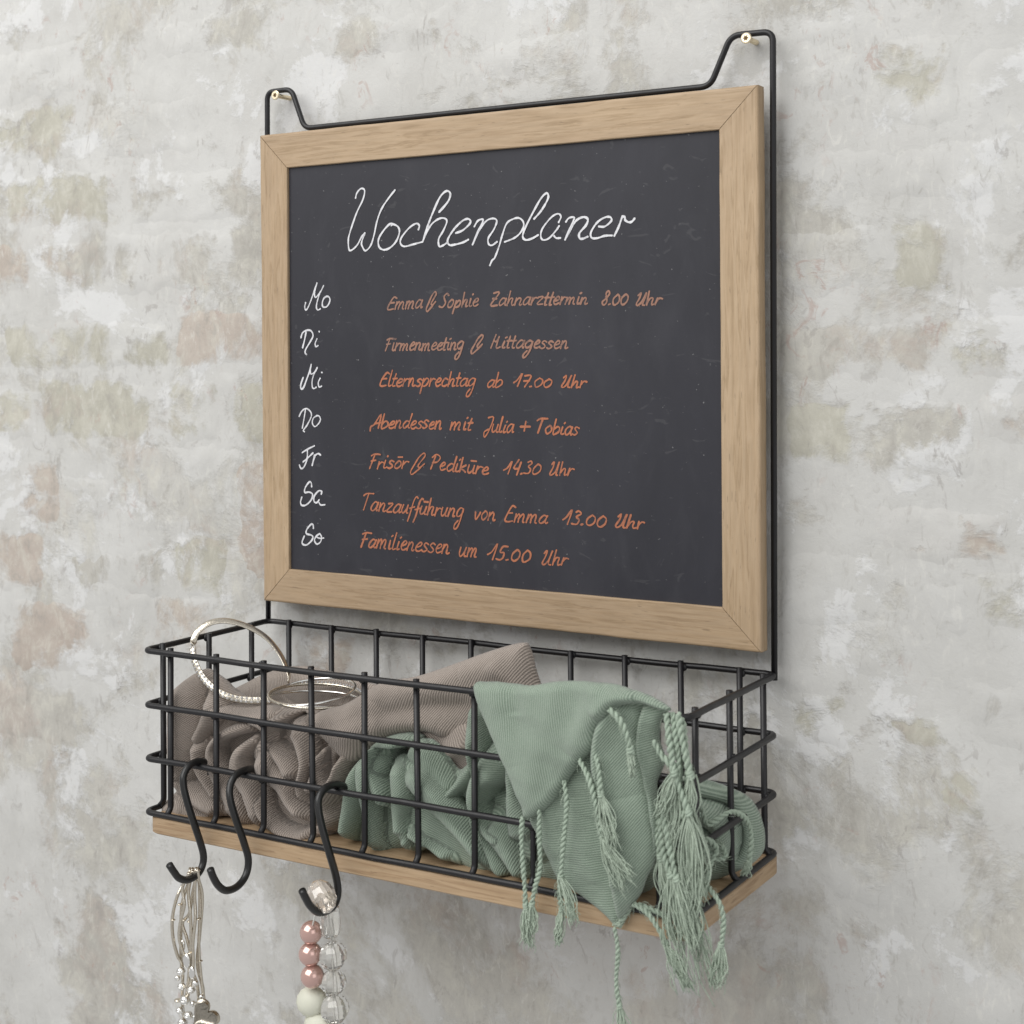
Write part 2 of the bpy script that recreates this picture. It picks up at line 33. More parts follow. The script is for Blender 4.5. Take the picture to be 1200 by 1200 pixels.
NOTES = [('Emma',[[(123.6,226.0),(121.1,226.7),(117.6,222.7),(115.6,218.9),(116.8,217.9),(120.5,218.4)],[(117.5,222.7),(121.5,222.9)],[(123.7,223.3),(122.0,218.2)],[(122.6,220.4),(125.3,223.3),(126.4,222.5),(124.8,218.2)],[(125.6,220.3),(128.1,223.3),(129.4,222.5),(128.4,218.7),(129.2,218.2)],[(132.5,223.4),(131.1,218.3)],[(131.3,220.5),(133.9,223.4),(135.0,222.6),(133.3,218.3)],[(134.0,220.5),(136.8,223.4),(138.0,222.6),(136.7,218.9),(137.7,218.3)],[(145.1,223.8),(143.1,224.4),(140.7,222.1),(139.9,219.5),(141.1,218.7),(143.8,220.7),(145.8,224.1)],[(145.8,224.1),(144.5,220.4),(144.5,218.8),(145.5,219.3)]]),('&',[[(156.1,222.1),(153.2,219.0),(149.6,216.0),(149.0,218.1),(151.5,222.9),(153.7,227.0),(156.5,229.7),(157.4,228.0),(155.1,224.5),(153.3,221.8),(154.1,220.4),(156.9,222.8)]]),('Sophie',[[(168.0,226.9),(166.4,228.2),(164.1,226.3),(164.5,224.0),(165.2,221.6),(162.6,218.7),(159.8,219.4)],[(170.4,224.0),(167.9,221.8),(167.1,219.1),(169.1,218.5),(171.3,220.7),(171.8,223.2),(170.5,224.0)],[(174.2,223.0),(170.9,214.2)],[(173.4,220.8),(176.5,223.2),(177.7,222.0),(176.4,219.4),(173.9,218.5),(173.0,219.2)],[(181.0,228.6),(178.6,218.7)],[(179.0,220.2),(181.5,223.4),(183.2,223.4),(182.2,220.5),(182.0,218.7),(183.4,219.2)],[(186.2,224.2),(184.9,219.7),(185.7,218.8),(186.7,219.4)],[(187.7,226.9),(188.2,227.4)],[(188.8,221.4),(191.4,222.2),(192.4,223.7),(191.0,224.3),(188.4,221.6),(188.4,219.4),(189.9,219.0),(192.0,220.1)]]),('Zahnarzttermin',[[(204.8,227.5),(209.4,227.7),(202.1,219.3),(207.6,219.2)],[(203.9,223.7),(207.1,223.7)],[(214.5,223.4),(212.1,223.9),(209.9,221.9),(209.2,219.7),(210.2,219.0),(213.0,220.7),(214.8,223.6)],[(215.0,223.6),(213.6,220.4),(214.0,219.1),(214.8,219.6)],[(218.3,228.5),(215.4,218.8)],[(216.0,220.3),(218.1,223.4),(220.0,223.4),(219.1,220.6),(219.5,218.8),(220.8,219.3)],[(223.0,223.6),(221.4,218.9)],[(221.9,220.9),(224.8,223.6),(226.6,222.8),(225.1,219.4),(225.9,218.9),(226.8,219.4)],[(233.8,223.7),(231.7,224.2),(229.1,222.1),(228.3,219.8),(229.7,219.0),(232.2,220.8),(234.1,223.9)],[(234.2,223.9),(232.6,220.6),(232.9,219.1),(233.9,219.6)],[(235.9,223.8),(234.4,218.9)],[(235.2,221.2),(237.6,223.6),(239.8,223.3)],[(240.3,223.9),(244.1,224.0),(239.0,219.4),(243.3,219.2)],[(248.0,226.6),(245.0,219.1),(246.5,218.7)],[(245.3,223.4),(248.4,223.6)],[(251.8,226.8),(248.7,219.0),(250.1,218.6)],[(248.8,223.4),(252.3,223.7)],[(252.7,221.1),(255.7,221.8),(256.4,223.3),(255.3,223.9),(252.4,221.4),(252.4,219.2),(253.9,218.8),(256.2,219.8)],[(258.3,223.7),(256.8,218.7)],[(257.7,221.0),(259.8,223.4),(261.8,223.1)],[(262.6,223.1),(260.8,218.8)],[(261.7,220.6),(263.9,223.1),(265.0,222.4),(263.7,218.7)],[(264.0,220.6),(266.7,223.0),(267.7,222.4),(266.7,219.2),(267.7,218.7)],[(271.2,223.3),(269.9,219.4),(270.4,218.7),(271.6,219.2)],[(272.2,225.6),(273.3,226.1)],[(273.8,222.7),(272.3,218.5)],[(272.7,220.3),(275.5,222.7),(276.8,222.0),(275.6,218.9),(276.6,218.5),(277.5,218.9)]]),('8.00',[[(292.3,222.5),(291.5,224.8),(293.2,226.8),(294.2,225.0),(291.8,222.0),(288.8,219.6),(289.7,217.5),(291.8,219.0),(292.1,221.5),(291.3,222.8)],[(293.4,217.8),(294.5,218.1)],[(300.5,224.3),(297.2,221.7),(296.7,218.5),(298.1,217.4),(301.0,219.5),(301.5,222.7),(300.4,224.3)],[(306.0,224.3),(303.1,221.7),(302.6,218.5),(304.2,217.5),(306.9,219.6),(307.8,222.7),(306.2,224.3)]]),('Uhr',[[(315.1,223.2),(317.1,224.8),(316.0,221.4),(313.7,217.7),(314.8,216.8),(317.6,219.1),(320.9,224.6)],[(321.1,224.6),(318.1,217.7),(319.4,216.8)],[(323.0,225.7),(321.0,216.9)],[(321.6,218.3),(323.7,221.1),(325.8,221.1),(324.9,218.5),(324.9,216.9),(326.4,217.4)],[(328.9,221.1),(327.1,217.1)],[(328.2,219.0),(330.2,221.0),(332.4,220.7)]]),('Firmenmeeting',[[(117.4,197.1),(113.4,188.6)],[(114.9,196.2),(117.3,197.2),(121.3,197.0)],[(114.5,193.1),(117.9,193.5)],[(120.8,194.0),(119.5,189.5),(120.3,188.7),(121.1,189.3)],[(121.9,196.6),(122.6,197.1)],[(123.4,193.9),(121.8,188.6)],[(122.4,191.1),(124.9,193.6),(126.7,193.4)],[(127.3,193.4),(125.9,188.7)],[(126.4,190.7),(128.8,193.4),(129.9,192.7),(128.5,188.7)],[(129.5,190.7),(131.7,193.4),(132.6,192.7),(131.6,189.2),(132.4,188.8)],[(135.1,191.3),(137.3,192.2),(139.0,193.7),(137.5,194.4),(135.2,191.6),(134.9,189.3),(136.2,188.8),(138.8,190.0)],[(140.7,194.0),(138.9,188.9)],[(139.5,191.0),(142.1,194.0),(143.6,193.2),(142.2,189.5),(143.2,188.9),(144.1,189.5)],[(146.1,193.3),(144.8,188.4)],[(145.2,190.5),(147.7,193.3),(148.6,192.6),(147.4,188.5)],[(147.7,190.5),(150.2,193.4),(151.0,192.6),(150.1,189.0),(151.3,188.5)],[(153.7,191.2),(156.5,192.0),(157.5,193.4),(156.0,194.0),(153.7,191.5),(153.6,189.4),(155.1,189.0),(157.1,190.0)],[(158.7,191.0),(161.2,191.8),(162.3,193.3),(161.2,193.9),(158.4,191.3),(158.6,189.0),(159.9,188.6),(162.2,189.7)],[(165.7,197.1),(163.1,189.3),(164.5,188.9)],[(163.4,193.7),(166.6,194.0)],[(167.7,193.8),(166.5,189.8),(167.1,189.0),(167.9,189.5)],[(168.7,196.2),(169.6,196.7)],[(170.0,193.8),(168.8,188.7)],[(169.4,190.9),(171.8,193.8),(173.2,193.0),(172.1,189.3),(172.8,188.8),(173.7,189.3)],[(179.8,194.1),(178.1,194.7),(175.1,192.4),(175.2,189.9),(176.9,189.7),(179.2,191.9),(180.1,194.4),(177.6,187.5),(175.2,183.0),(173.0,182.2),(173.3,184.7),(176.0,187.2)]]),('&',[[(194.5,191.8),(191.1,188.9),(186.9,186.0),(186.2,188.0),(189.1,192.5),(191.7,196.4),(194.9,198.9),(195.9,197.4),(193.3,194.0),(191.1,191.4),(192.2,190.1),(195.3,192.5)]]),('Mittagessen',[[(202.2,189.9),(206.4,198.9)],[(204.8,195.0),(206.6,194.2),(208.9,197.5)],[(209.1,197.5),(206.6,190.8),(207.6,189.8),(209.6,190.5)],[(213.3,194.4),(211.4,190.5),(212.7,189.8),(213.4,190.3)],[(214.1,196.7),(215.3,197.2)],[(218.0,197.7),(215.3,190.4),(216.8,190.0)],[(215.3,194.6),(219.1,194.8)],[(222.0,197.8),(219.3,190.4),(220.9,189.9)],[(219.5,194.6),(222.8,194.8)],[(228.3,194.4),(226.4,195.0),(223.7,192.9),(222.7,190.5),(224.3,189.7),(227.1,191.5),(229.2,194.7)],[(229.3,194.7),(227.4,191.2),(227.7,189.7),(228.4,190.3)],[(235.1,194.0),(233.1,194.6),(230.0,192.6),(230.0,190.3),(232.0,190.0),(234.5,192.0),(235.7,194.3),(233.2,188.0),(230.1,183.9),(227.9,183.2),(228.4,185.5),(231.0,187.7)],[(237.0,191.9),(239.8,192.6),(241.1,194.0),(239.6,194.6),(237.0,192.1),(237.0,190.0),(238.5,189.6),(241.0,190.6)],[(246.3,193.6),(244.7,194.4),(242.9,193.1),(244.6,191.8),(245.1,190.4),(243.0,189.2),(241.1,189.8)],[(251.6,193.3),(249.7,194.1),(247.9,192.9),(249.5,191.6),(250.2,190.3),(248.1,189.0),(246.5,189.7)],[(252.7,191.5),(255.7,192.2),(256.4,193.6),(255.1,194.3),(252.5,191.8),(252.7,189.7),(254.1,189.2),(256.5,190.2)],[(258.6,194.1),(257.0,189.2)],[(257.5,191.3),(260.2,194.1),(261.5,193.3),(260.6,189.7),(261.4,189.2),(262.5,189.7)]]),('Elternsprechtag',[[(116.9,172.0),(114.5,172.7),(110.4,168.3),(108.5,164.2),(110.0,163.1),(113.7,163.7)],[(110.2,168.3),(114.3,168.6)],[(119.3,174.4),(116.0,164.4),(116.9,163.2),(118.1,163.8)],[(122.6,171.9),(119.3,163.8),(121.4,163.4)],[(119.9,168.4),(123.4,168.7)],[(124.0,165.4),(127.2,166.2),(128.3,167.6),(126.3,168.3),(123.2,165.6),(123.6,163.4),(125.5,163.0),(127.8,164.1)],[(129.9,168.6),(128.3,163.3)],[(129.2,165.8),(131.7,168.3),(133.8,168.1)],[(134.5,168.7),(133.2,163.3)],[(134.0,165.6),(136.3,168.7),(137.6,167.8),(136.7,163.9),(137.7,163.4),(138.9,163.9)],[(144.8,167.6),(143.2,168.4),(141.1,167.0),(142.9,165.7),(143.4,164.4),(141.3,163.1),(139.5,163.7)],[(146.4,168.6),(143.1,158.1)],[(145.8,166.0),(148.7,168.9),(150.7,167.5),(148.7,164.3),(146.3,163.2),(144.9,164.0)],[(152.5,168.7),(151.1,163.4)],[(151.7,165.9),(154.1,168.5),(156.0,168.2)],[(156.5,165.8),(159.8,166.7),(161.0,168.3),(159.4,168.9),(156.6,166.1),(157.0,163.8),(158.3,163.3),(160.4,164.5)],[(166.7,168.0),(164.6,168.8),(162.2,166.3),(161.9,163.9),(163.9,163.4),(166.1,164.5)],[(169.6,173.4),(166.8,163.3)],[(167.5,164.9),(169.8,168.1),(171.9,168.1),(170.8,165.2),(170.6,163.3),(172.4,163.8)],[(176.7,172.6),(173.9,164.1),(175.1,163.7)],[(173.9,168.9),(177.6,169.2)],[(182.6,168.3),(180.8,168.8),(177.8,166.7),(177.1,164.3),(178.6,163.5),(181.3,165.3),(183.1,168.6)],[(183.2,168.6),(181.7,165.1),(181.9,163.6),(183.3,164.1)],[(189.3,168.5),(187.1,169.0),(184.3,166.8),(184.1,164.2),(185.7,163.9),(188.6,166.2),(189.7,168.8),(187.2,161.7),(184.5,157.1),(182.1,156.3),(182.5,158.8),(185.0,161.4)]]),('ab',[[(204.7,167.3),(202.9,167.8),(200.0,165.8),(199.5,163.6),(200.6,162.8),(203.3,164.6),(205.3,167.6)],[(205.4,167.6),(203.6,164.3),(203.9,162.9),(204.8,163.4)],[(208.2,172.9),(205.7,163.5),(207.4,163.0),(210.7,164.9),(211.1,167.2),(209.3,168.0),(206.7,166.1)]]),('17.00',[[(220.4,166.1),(223.2,167.9),(227.2,172.4),(223.3,163.6)],[(229.2,170.7),(234.2,170.6),(229.0,163.3)],[(228.3,167.2),(232.7,167.4)],[(232.9,163.4),(234.2,163.6)],[(240.8,169.2),(237.2,166.9),(237.2,164.0),(238.4,163.1),(242.0,164.9),(243.2,167.7),(240.8,169.2)],[(248.3,168.6),(244.6,166.5),(244.3,163.9),(246.2,163.0),(249.2,164.7),(250.2,167.3),(247.9,168.6)]]),('Uhr',[[(259.3,169.5),(261.5,171.1),(260.4,167.7),(257.7,164.0),(259.0,163.1),(261.9,165.4),(265.1,170.8)],[(265.3,170.8),(262.3,164.0),(263.7,163.1)],[(267.9,171.3),(265.1,163.0)],[(265.7,164.3),(268.4,166.9),(269.8,166.8),(269.2,164.5),(269.0,162.9),(270.6,163.3)],[(272.9,167.3),(271.6,163.1)],[(272.5,165.1),(274.6,167.1),(276.8,166.8)]]),('Abendessen',[[(99.3,130.8),(100.0,133.8),(103.1,135.5),(109.2,142.9),(106.5,132.8)],[(103.5,136.0),(108.5,136.8)],[(112.0,143.1),(109.3,133.4),(111.3,132.9),(114.8,134.8),(114.9,137.2),(113.0,138.0),(110.3,136.1)],[(116.9,135.2),(119.9,136.0),(121.0,137.4),(119.7,138.0),(116.5,135.5),(116.4,133.3),(118.5,133.0),(120.9,134.0)],[(122.8,138.5),(121.2,133.2)],[(121.8,135.4),(124.5,138.5),(126.2,137.7),(125.0,133.8),(125.8,133.2),(126.5,133.8)],[(133.5,138.0),(131.6,138.5),(128.8,136.1),(128.5,133.9),(129.9,133.5),(133.1,135.7)],[(136.3,143.6),(132.8,134.6),(133.7,133.6)],[(136.0,135.5),(138.5,136.4),(139.9,137.9),(138.2,138.6),(135.4,135.8),(135.4,133.5),(137.2,133.0),(139.4,134.2)],[(145.5,137.6),(143.7,138.4),(141.7,137.1),(143.3,135.8),(143.8,134.5),(141.9,133.2),(139.8,133.8)],[(150.3,138.5),(148.3,139.4),(146.7,137.9),(147.9,136.4),(148.8,135.0),(146.5,133.5),(145.1,134.2)],[(151.1,135.5),(154.1,136.2),(155.0,137.6),(153.9,138.2),(151.1,135.7),(151.0,133.6),(152.6,133.2),(155.2,134.3)],[(157.1,138.7),(155.6,133.2)],[(155.9,135.5),(158.9,138.7),(160.2,137.9),(159.3,133.8),(159.8,133.2),(160.8,133.8)]]),('mit',[[(169.9,138.1),(168.4,132.9)],[(169.1,135.1),(172.0,138.2),(172.9,137.4),(171.7,132.9)],[(172.2,135.1),(175.5,138.2),(176.8,137.4),(175.2,133.5),(176.2,133.0)],[(181.0,138.5),(179.5,133.9),(180.2,133.1),(181.3,133.7)],[(182.4,141.1),(183.1,141.7)],[(186.4,141.0),(183.1,133.5),(185.2,133.2)],[(183.2,137.8),(187.2,138.1)]]),('Julia',[[(199.9,141.8),(204.1,142.0),(200.4,133.3),(197.1,128.7),(196.1,129.3),(196.6,132.1),(199.9,133.8)],[(203.8,137.3),(202.8,133.6),(203.5,131.9),(206.2,133.9),(207.6,137.2)],[(207.8,137.2),(206.1,132.5),(207.5,132.2)],[(211.5,142.7),(208.6,133.3),(209.6,132.1),(210.4,132.7)],[(213.5,136.7),(211.8,132.7),(212.3,131.9),(213.5,132.4)],[(214.5,139.0),(215.0,139.5)],[(219.9,137.1),(217.9,137.7),(215.3,135.4),(214.7,132.8),(215.7,131.9),(218.0,133.9),(220.1,137.4)],[(220.1,137.4),(219.0,133.6),(219.0,132.0),(219.8,132.5)]]),('+',[[(225.3,136.1),(233.1,136.3)],[(229.7,139.7),(228.3,133.3)]]),('Tobias',[[(238.7,140.5),(241.3,141.8),(246.8,141.9)],[(243.0,141.7),(239.0,132.1)],[(248.6,137.3),(245.3,135.1),(245.5,132.5),(246.8,131.8),(249.6,133.9),(249.6,136.4),(248.2,137.3)],[(253.3,141.6),(250.8,132.2),(252.3,131.6),(255.3,133.4),(255.8,135.8),(254.2,136.6),(251.5,134.8)],[(258.3,136.5),(256.8,132.4),(258.0,131.6),(258.7,132.1)],[(259.6,138.9),(260.2,139.4)],[(265.1,136.3),(263.3,136.9),(260.6,134.7),(260.2,132.2),(261.5,131.3),(263.8,133.2),(265.8,136.5)],[(265.7,136.5),(264.3,132.9),(264.5,131.3),(265.4,131.8)],[(270.8,135.9),(268.8,136.7),(267.7,135.4),(268.7,134.0),(269.3,132.7),(267.2,131.4),(265.8,132.1)]]),('Frisör',[[(103.6,113.9),(98.7,103.6)],[(100.5,112.8),(103.4,114.0),(108.2,113.9)],[(100.2,109.0),(104.2,109.7)],[(107.3,108.6),(105.6,103.5)],[(106.4,105.9),(109.1,108.4),(110.9,108.2)],[(112.9,109.8),(111.2,105.2),(112.0,104.3),(113.8,105.0)],[(114.5,112.6),(115.1,113.1)],[(120.2,109.1),(118.1,109.9),(116.3,108.4),(118.0,107.1),(119.0,105.8),(116.3,104.3),(114.1,104.9)],[(124.4,109.8),(121.7,107.6),(120.8,105.0),(123.0,104.5),(126.1,106.7),(126.1,109.1),(124.6,109.8)],[(124.0,112.5),(127.6,112.6)],[(128.5,109.7),(127.0,104.6)],[(127.7,107.0),(130.8,109.5),(133.0,109.3)]]),('&',[[(145.4,107.6),(141.0,104.0),(135.6,100.5),(134.7,102.8),(138.4,108.2),(141.8,112.8),(145.9,115.9),(147.2,114.2),(143.8,110.2),(141.1,107.0),(142.4,105.6),(146.5,108.4)]]),('Pediküre',[[(156.0,114.2),(151.8,105.0)],[(153.3,113.2),(156.9,115.3),(160.0,113.4),(157.7,110.2),(153.4,109.4)],[(159.8,107.0),(162.9,107.7),(164.1,109.2),(162.7,109.9),(160.0,107.3),(160.1,105.0),(161.4,104.4),(164.0,105.4)],[(171.0,108.5),(169.0,109.2),(165.8,106.9),(165.8,104.5),(167.3,104.0),(170.7,106.0)],[(173.7,114.3),(170.3,104.9),(171.2,103.8)],[(174.3,109.2),(172.6,104.7),(174.0,103.8),(175.2,104.3)],[(176.0,111.8),(176.8,112.4)],[(178.8,113.7),(175.9,103.8)],[(181.3,108.5),(176.9,106.2),(179.1,105.0),(180.7,103.6)],[(183.9,108.7),(182.7,105.0),(183.7,103.2),(186.6,105.1),(188.3,108.4)],[(188.2,108.4),(186.9,103.6),(188.1,103.2)],[(185.6,111.7),(189.8,111.5)],[(191.0,108.2),(189.1,103.0)],[(189.9,105.5),(192.7,107.8),(195.0,107.4)],[(195.7,105.1),(198.6,105.7),(199.3,107.0),(197.9,107.7),(195.2,105.4),(195.1,103.2),(197.0,102.7),(199.6,103.6)]]),('14.30',[[(211.9,106.1),(215.1,107.9),(218.7,112.4),(215.4,103.7)],[(224.0,113.5),(219.9,107.8),(224.0,107.5)],[(225.8,111.9),(222.2,103.2)],[(225.3,103.9),(226.4,104.3)],[(231.3,112.1),(233.5,112.9),(234.2,111.3),(231.4,109.2),(233.2,107.4),(231.4,104.6),(227.8,104.6)],[(239.1,111.0),(235.9,108.3),(234.8,105.1),(236.6,104.1),(240.4,106.3),(241.3,109.5),(239.3,111.0)]]),('Uhr',[[(249.9,111.2),(251.7,113.0),(250.6,109.1),(248.2,105.0),(249.3,104.0),(252.6,106.6),(255.4,112.7)],[(255.6,112.7),(252.9,105.0),(253.8,104.0)],[(258.0,113.0),(255.7,104.2)],[(256.1,105.6),(258.6,108.4),(260.2,108.4),(259.6,105.9),(259.5,104.2),(260.8,104.7)],[(263.5,108.9),(261.7,104.2)],[(262.5,106.4),(265.1,108.7),(266.7,108.4)]]),('Tanzaufführung',[[(93.4,83.7),(96.2,85.3),(102.2,85.5)],[(97.9,85.3),(93.1,73.5)],[(105.6,79.0),(103.6,79.7),(100.8,77.1),(99.7,74.2),(101.4,73.2),(104.3,75.4),(106.3,79.3)],[(106.5,79.3),(104.6,75.1),(104.6,73.3),(105.8,73.9)],[(108.2,79.0),(106.6,73.2)],[(107.2,75.6),(110.4,78.9),(111.9,78.0),(110.3,73.7),(111.5,73.1),(112.5,73.7)],[(115.3,78.8),(119.2,78.9),(113.4,73.4),(117.9,73.1)],[(125.7,78.2),(123.5,78.8),(120.7,76.4),(119.4,73.7),(121.2,72.7),(124.3,74.8),(126.3,78.5)],[(126.2,78.5),(124.6,74.5),(124.5,72.8),(125.7,73.4)],[(128.2,78.6),(126.5,74.6),(127.7,72.8),(130.2,74.9),(132.2,78.5)],[(132.3,78.6),(130.7,73.4),(131.8,73.0)],[(140.8,83.9),(139.5,84.8),(137.2,81.7),(134.0,73.0),(131.7,67.3)],[(133.8,76.4),(137.7,77.6)],[(145.3,82.9),(144.4,83.8),(142.0,80.8),(139.1,72.2),(136.4,66.7)],[(138.2,75.6),(142.4,76.8)],[(144.0,78.3),(142.4,74.4),(143.6,72.6),(146.2,74.6),(148.0,78.2)],[(148.2,78.2),(145.9,73.1),(147.5,72.8)],[(145.9,81.6),(149.5,81.5)],[(151.9,84.2),(148.6,72.4)],[(149.0,74.3),(151.7,78.0),(154.0,78.0),(152.6,74.5),(152.6,72.3),(154.5,73.0)],[(156.9,77.8),(155.0,72.1)],[(155.8,74.8),(158.6,77.5),(160.6,77.1)],[(161.7,78.2),(160.5,74.1),(161.3,72.2),(163.6,74.3),(165.8,78.1)],[(165.5,78.1),(163.6,72.8),(165.4,72.4)],[(168.1,77.9),(166.0,72.2)],[(166.7,74.6),(169.7,77.9),(171.4,77.0),(170.0,72.8),(170.5,72.2),(171.6,72.7)],[(178.9,77.9),(176.7,78.6),(174.1,76.0),(173.4,73.0),(175.4,72.7),(178.2,75.3),(178.9,78.2),(176.2,70.0),(173.5,64.7),(171.0,63.8),(171.6,66.8),(174.4,69.7)]]),('von',[[(188.8,76.3),(188.8,71.1),(191.7,74.4),(192.9,76.3)],[(197.0,77.4),(194.2,74.9),(194.0,72.0),(195.3,71.3),(198.1,73.8),(198.3,76.5),(196.7,77.4)],[(200.5,76.5),(198.9,71.2)],[(199.6,73.4),(202.5,76.5),(203.8,75.7),(202.9,71.8),(203.6,71.2),(204.7,71.8)]]),('Emma',[[(221.3,81.0),(218.6,81.8),(215.0,76.8),(212.6,72.1),(214.5,70.9),(218.3,71.5)],[(215.1,76.8),(218.6,77.1)],[(221.6,76.5),(220.0,71.0)],[(220.8,73.4),(223.5,76.5),(224.3,75.7),(223.0,71.1)],[(223.3,73.3),(226.7,76.5),(227.8,75.7),(226.7,71.7),(227.6,71.1)],[(231.4,76.6),(229.4,71.1)],[(230.3,73.4),(232.9,76.6),(233.8,75.8),(232.7,71.1)],[(233.1,73.4),(235.9,76.6),(237.3,75.8),(236.2,71.7),(237.2,71.1)],[(245.4,76.0),(243.4,76.6),(240.6,74.4),(239.6,72.0),(241.4,71.2),(244.1,73.1),(245.9,76.3)],[(246.2,76.3),(244.3,72.8),(244.8,71.3),(246.1,71.9)]]),('13.00',[[(258.0,74.4),(260.8,76.4),(265.2,81.4),(261.4,71.6)],[(268.1,79.9),(270.1,80.7),(271.9,79.0),(268.2,76.8),(270.3,74.8),(268.4,71.9),(264.5,72.1)],[(271.5,71.8),(273.0,72.1)],[(280.4,78.5),(276.6,75.9),(275.9,72.7),(278.3,71.6),(281.7,73.7),(282.4,76.9),(280.3,78.5)],[(288.5,78.3),(284.7,75.5),(284.1,72.2),(286.3,71.0),(289.7,73.2),(290.6,76.6),(288.3,78.3)]]),('Uhr',[[(299.4,78.4),(301.7,80.2),(300.3,76.4),(297.4,72.4),(299.1,71.4),(302.3,73.9),(305.5,79.9)],[(305.9,79.9),(302.9,72.4),(304.5,71.4)],[(308.7,80.1),(305.6,71.4)],[(306.4,72.8),(309.0,75.5),(311.0,75.5),(310.0,73.0),(310.5,71.4),(312.3,71.8)],[(314.5,75.9),(313.3,71.2)],[(313.9,73.4),(316.6,75.7),(318.4,75.4)]]),('Familienessen',[[(95.3,56.9),(90.5,46.2)],[(92.1,55.8),(95.3,57.0),(100.1,56.8)],[(91.9,51.9),(96.3,52.5)],[(103.5,51.9),(101.5,52.5),(98.6,50.1),(97.5,47.3),(99.0,46.4),(102.0,48.5),(104.4,52.2)],[(104.3,52.2),(102.2,48.2),(102.4,46.5),(104.0,47.1)],[(106.3,52.8),(104.2,46.4)],[(105.0,49.1),(108.3,52.9),(108.9,51.8),(107.6,46.4)],[(108.2,49.1),(111.4,52.8),(112.7,51.8),(111.1,47.1),(112.3,46.4)],[(116.7,52.5),(115.2,47.3),(115.8,46.3),(117.1,46.9)],[(117.9,55.5),(119.0,56.2)],[(122.2,58.2),(118.5,47.5),(119.3,46.3),(120.8,46.9)],[(124.1,52.0),(122.3,47.2),(122.6,46.3),(124.1,46.9)],[(125.4,54.8),(126.3,55.4)],[(126.3,49.4),(129.6,50.4),(130.9,52.2),(129.3,53.0),(126.3,49.7),(126.4,46.9),(127.9,46.4),(130.8,47.7)],[(133.1,52.2),(131.0,46.4)],[(131.8,48.8),(134.6,52.2),(136.3,51.3),(135.0,47.0),(136.0,46.4),(137.0,47.0)],[(139.6,49.2),(142.5,50.1),(143.9,51.9),(142.4,52.6),(139.0,49.5),(138.9,46.8),(141.1,46.3),(143.7,47.6)],[(149.5,51.6),(147.4,52.5),(145.9,51.0),(147.0,49.4),(148.2,47.8),(145.5,46.3),(143.7,47.0)],[(155.1,51.7),(153.3,52.7),(151.1,51.0),(152.7,49.3),(153.6,47.7),(151.4,46.0),(149.1,46.8)],[(156.1,49.0),(159.3,49.9),(160.8,51.6),(159.0,52.3),(156.1,49.3),(156.2,46.7),(157.5,46.2),(160.5,47.4)],[(162.6,52.3),(160.6,46.1)],[(161.2,48.7),(164.1,52.3),(165.7,51.3),(164.5,46.7),(165.7,46.1),(166.8,46.7)]]),('um',[[(176.6,51.1),(175.3,46.8),(176.1,44.8),(179.0,47.2),(181.1,51.2)],[(181.1,51.2),(179.2,45.5),(180.6,45.2)],[(183.3,51.0),(181.6,45.0)],[(182.1,47.5),(185.1,51.0),(186.1,50.1),(184.7,45.1)],[(185.3,47.6),(188.0,51.1),(189.1,50.1),(187.6,45.7),(188.9,45.2)]]),('15.00',[[(198.5,47.5),(202.1,49.7),(206.7,55.5),(202.4,44.2)],[(214.8,53.8),(210.9,53.6),(208.5,49.7),(211.6,49.4),(210.7,46.1),(208.3,44.4),(205.3,44.9)],[(213.3,44.6),(214.9,45.0)],[(222.3,52.2),(218.7,49.3),(217.7,45.6),(220.0,44.4),(223.4,46.8),(224.4,50.4),(222.4,52.2)],[(230.5,52.3),(227.0,49.2),(226.2,45.4),(227.8,44.1),(232.0,46.6),(232.6,50.4),(230.5,52.3)]]),('Uhr',[[(243.4,51.0),(245.7,52.9),(244.3,48.8),(241.8,44.4),(243.3,43.4),(246.4,46.2),(249.9,52.8)],[(249.7,52.8),(246.4,44.6),(248.1,43.5)],[(252.8,53.7),(249.7,43.6)],[(250.2,45.2),(252.5,48.4),(254.9,48.5),(253.9,45.6),(253.9,43.7),(255.6,44.3)],[(258.4,48.8),(256.5,44.0)],[(257.3,46.3),(259.8,48.6),(262.0,48.4)]])]
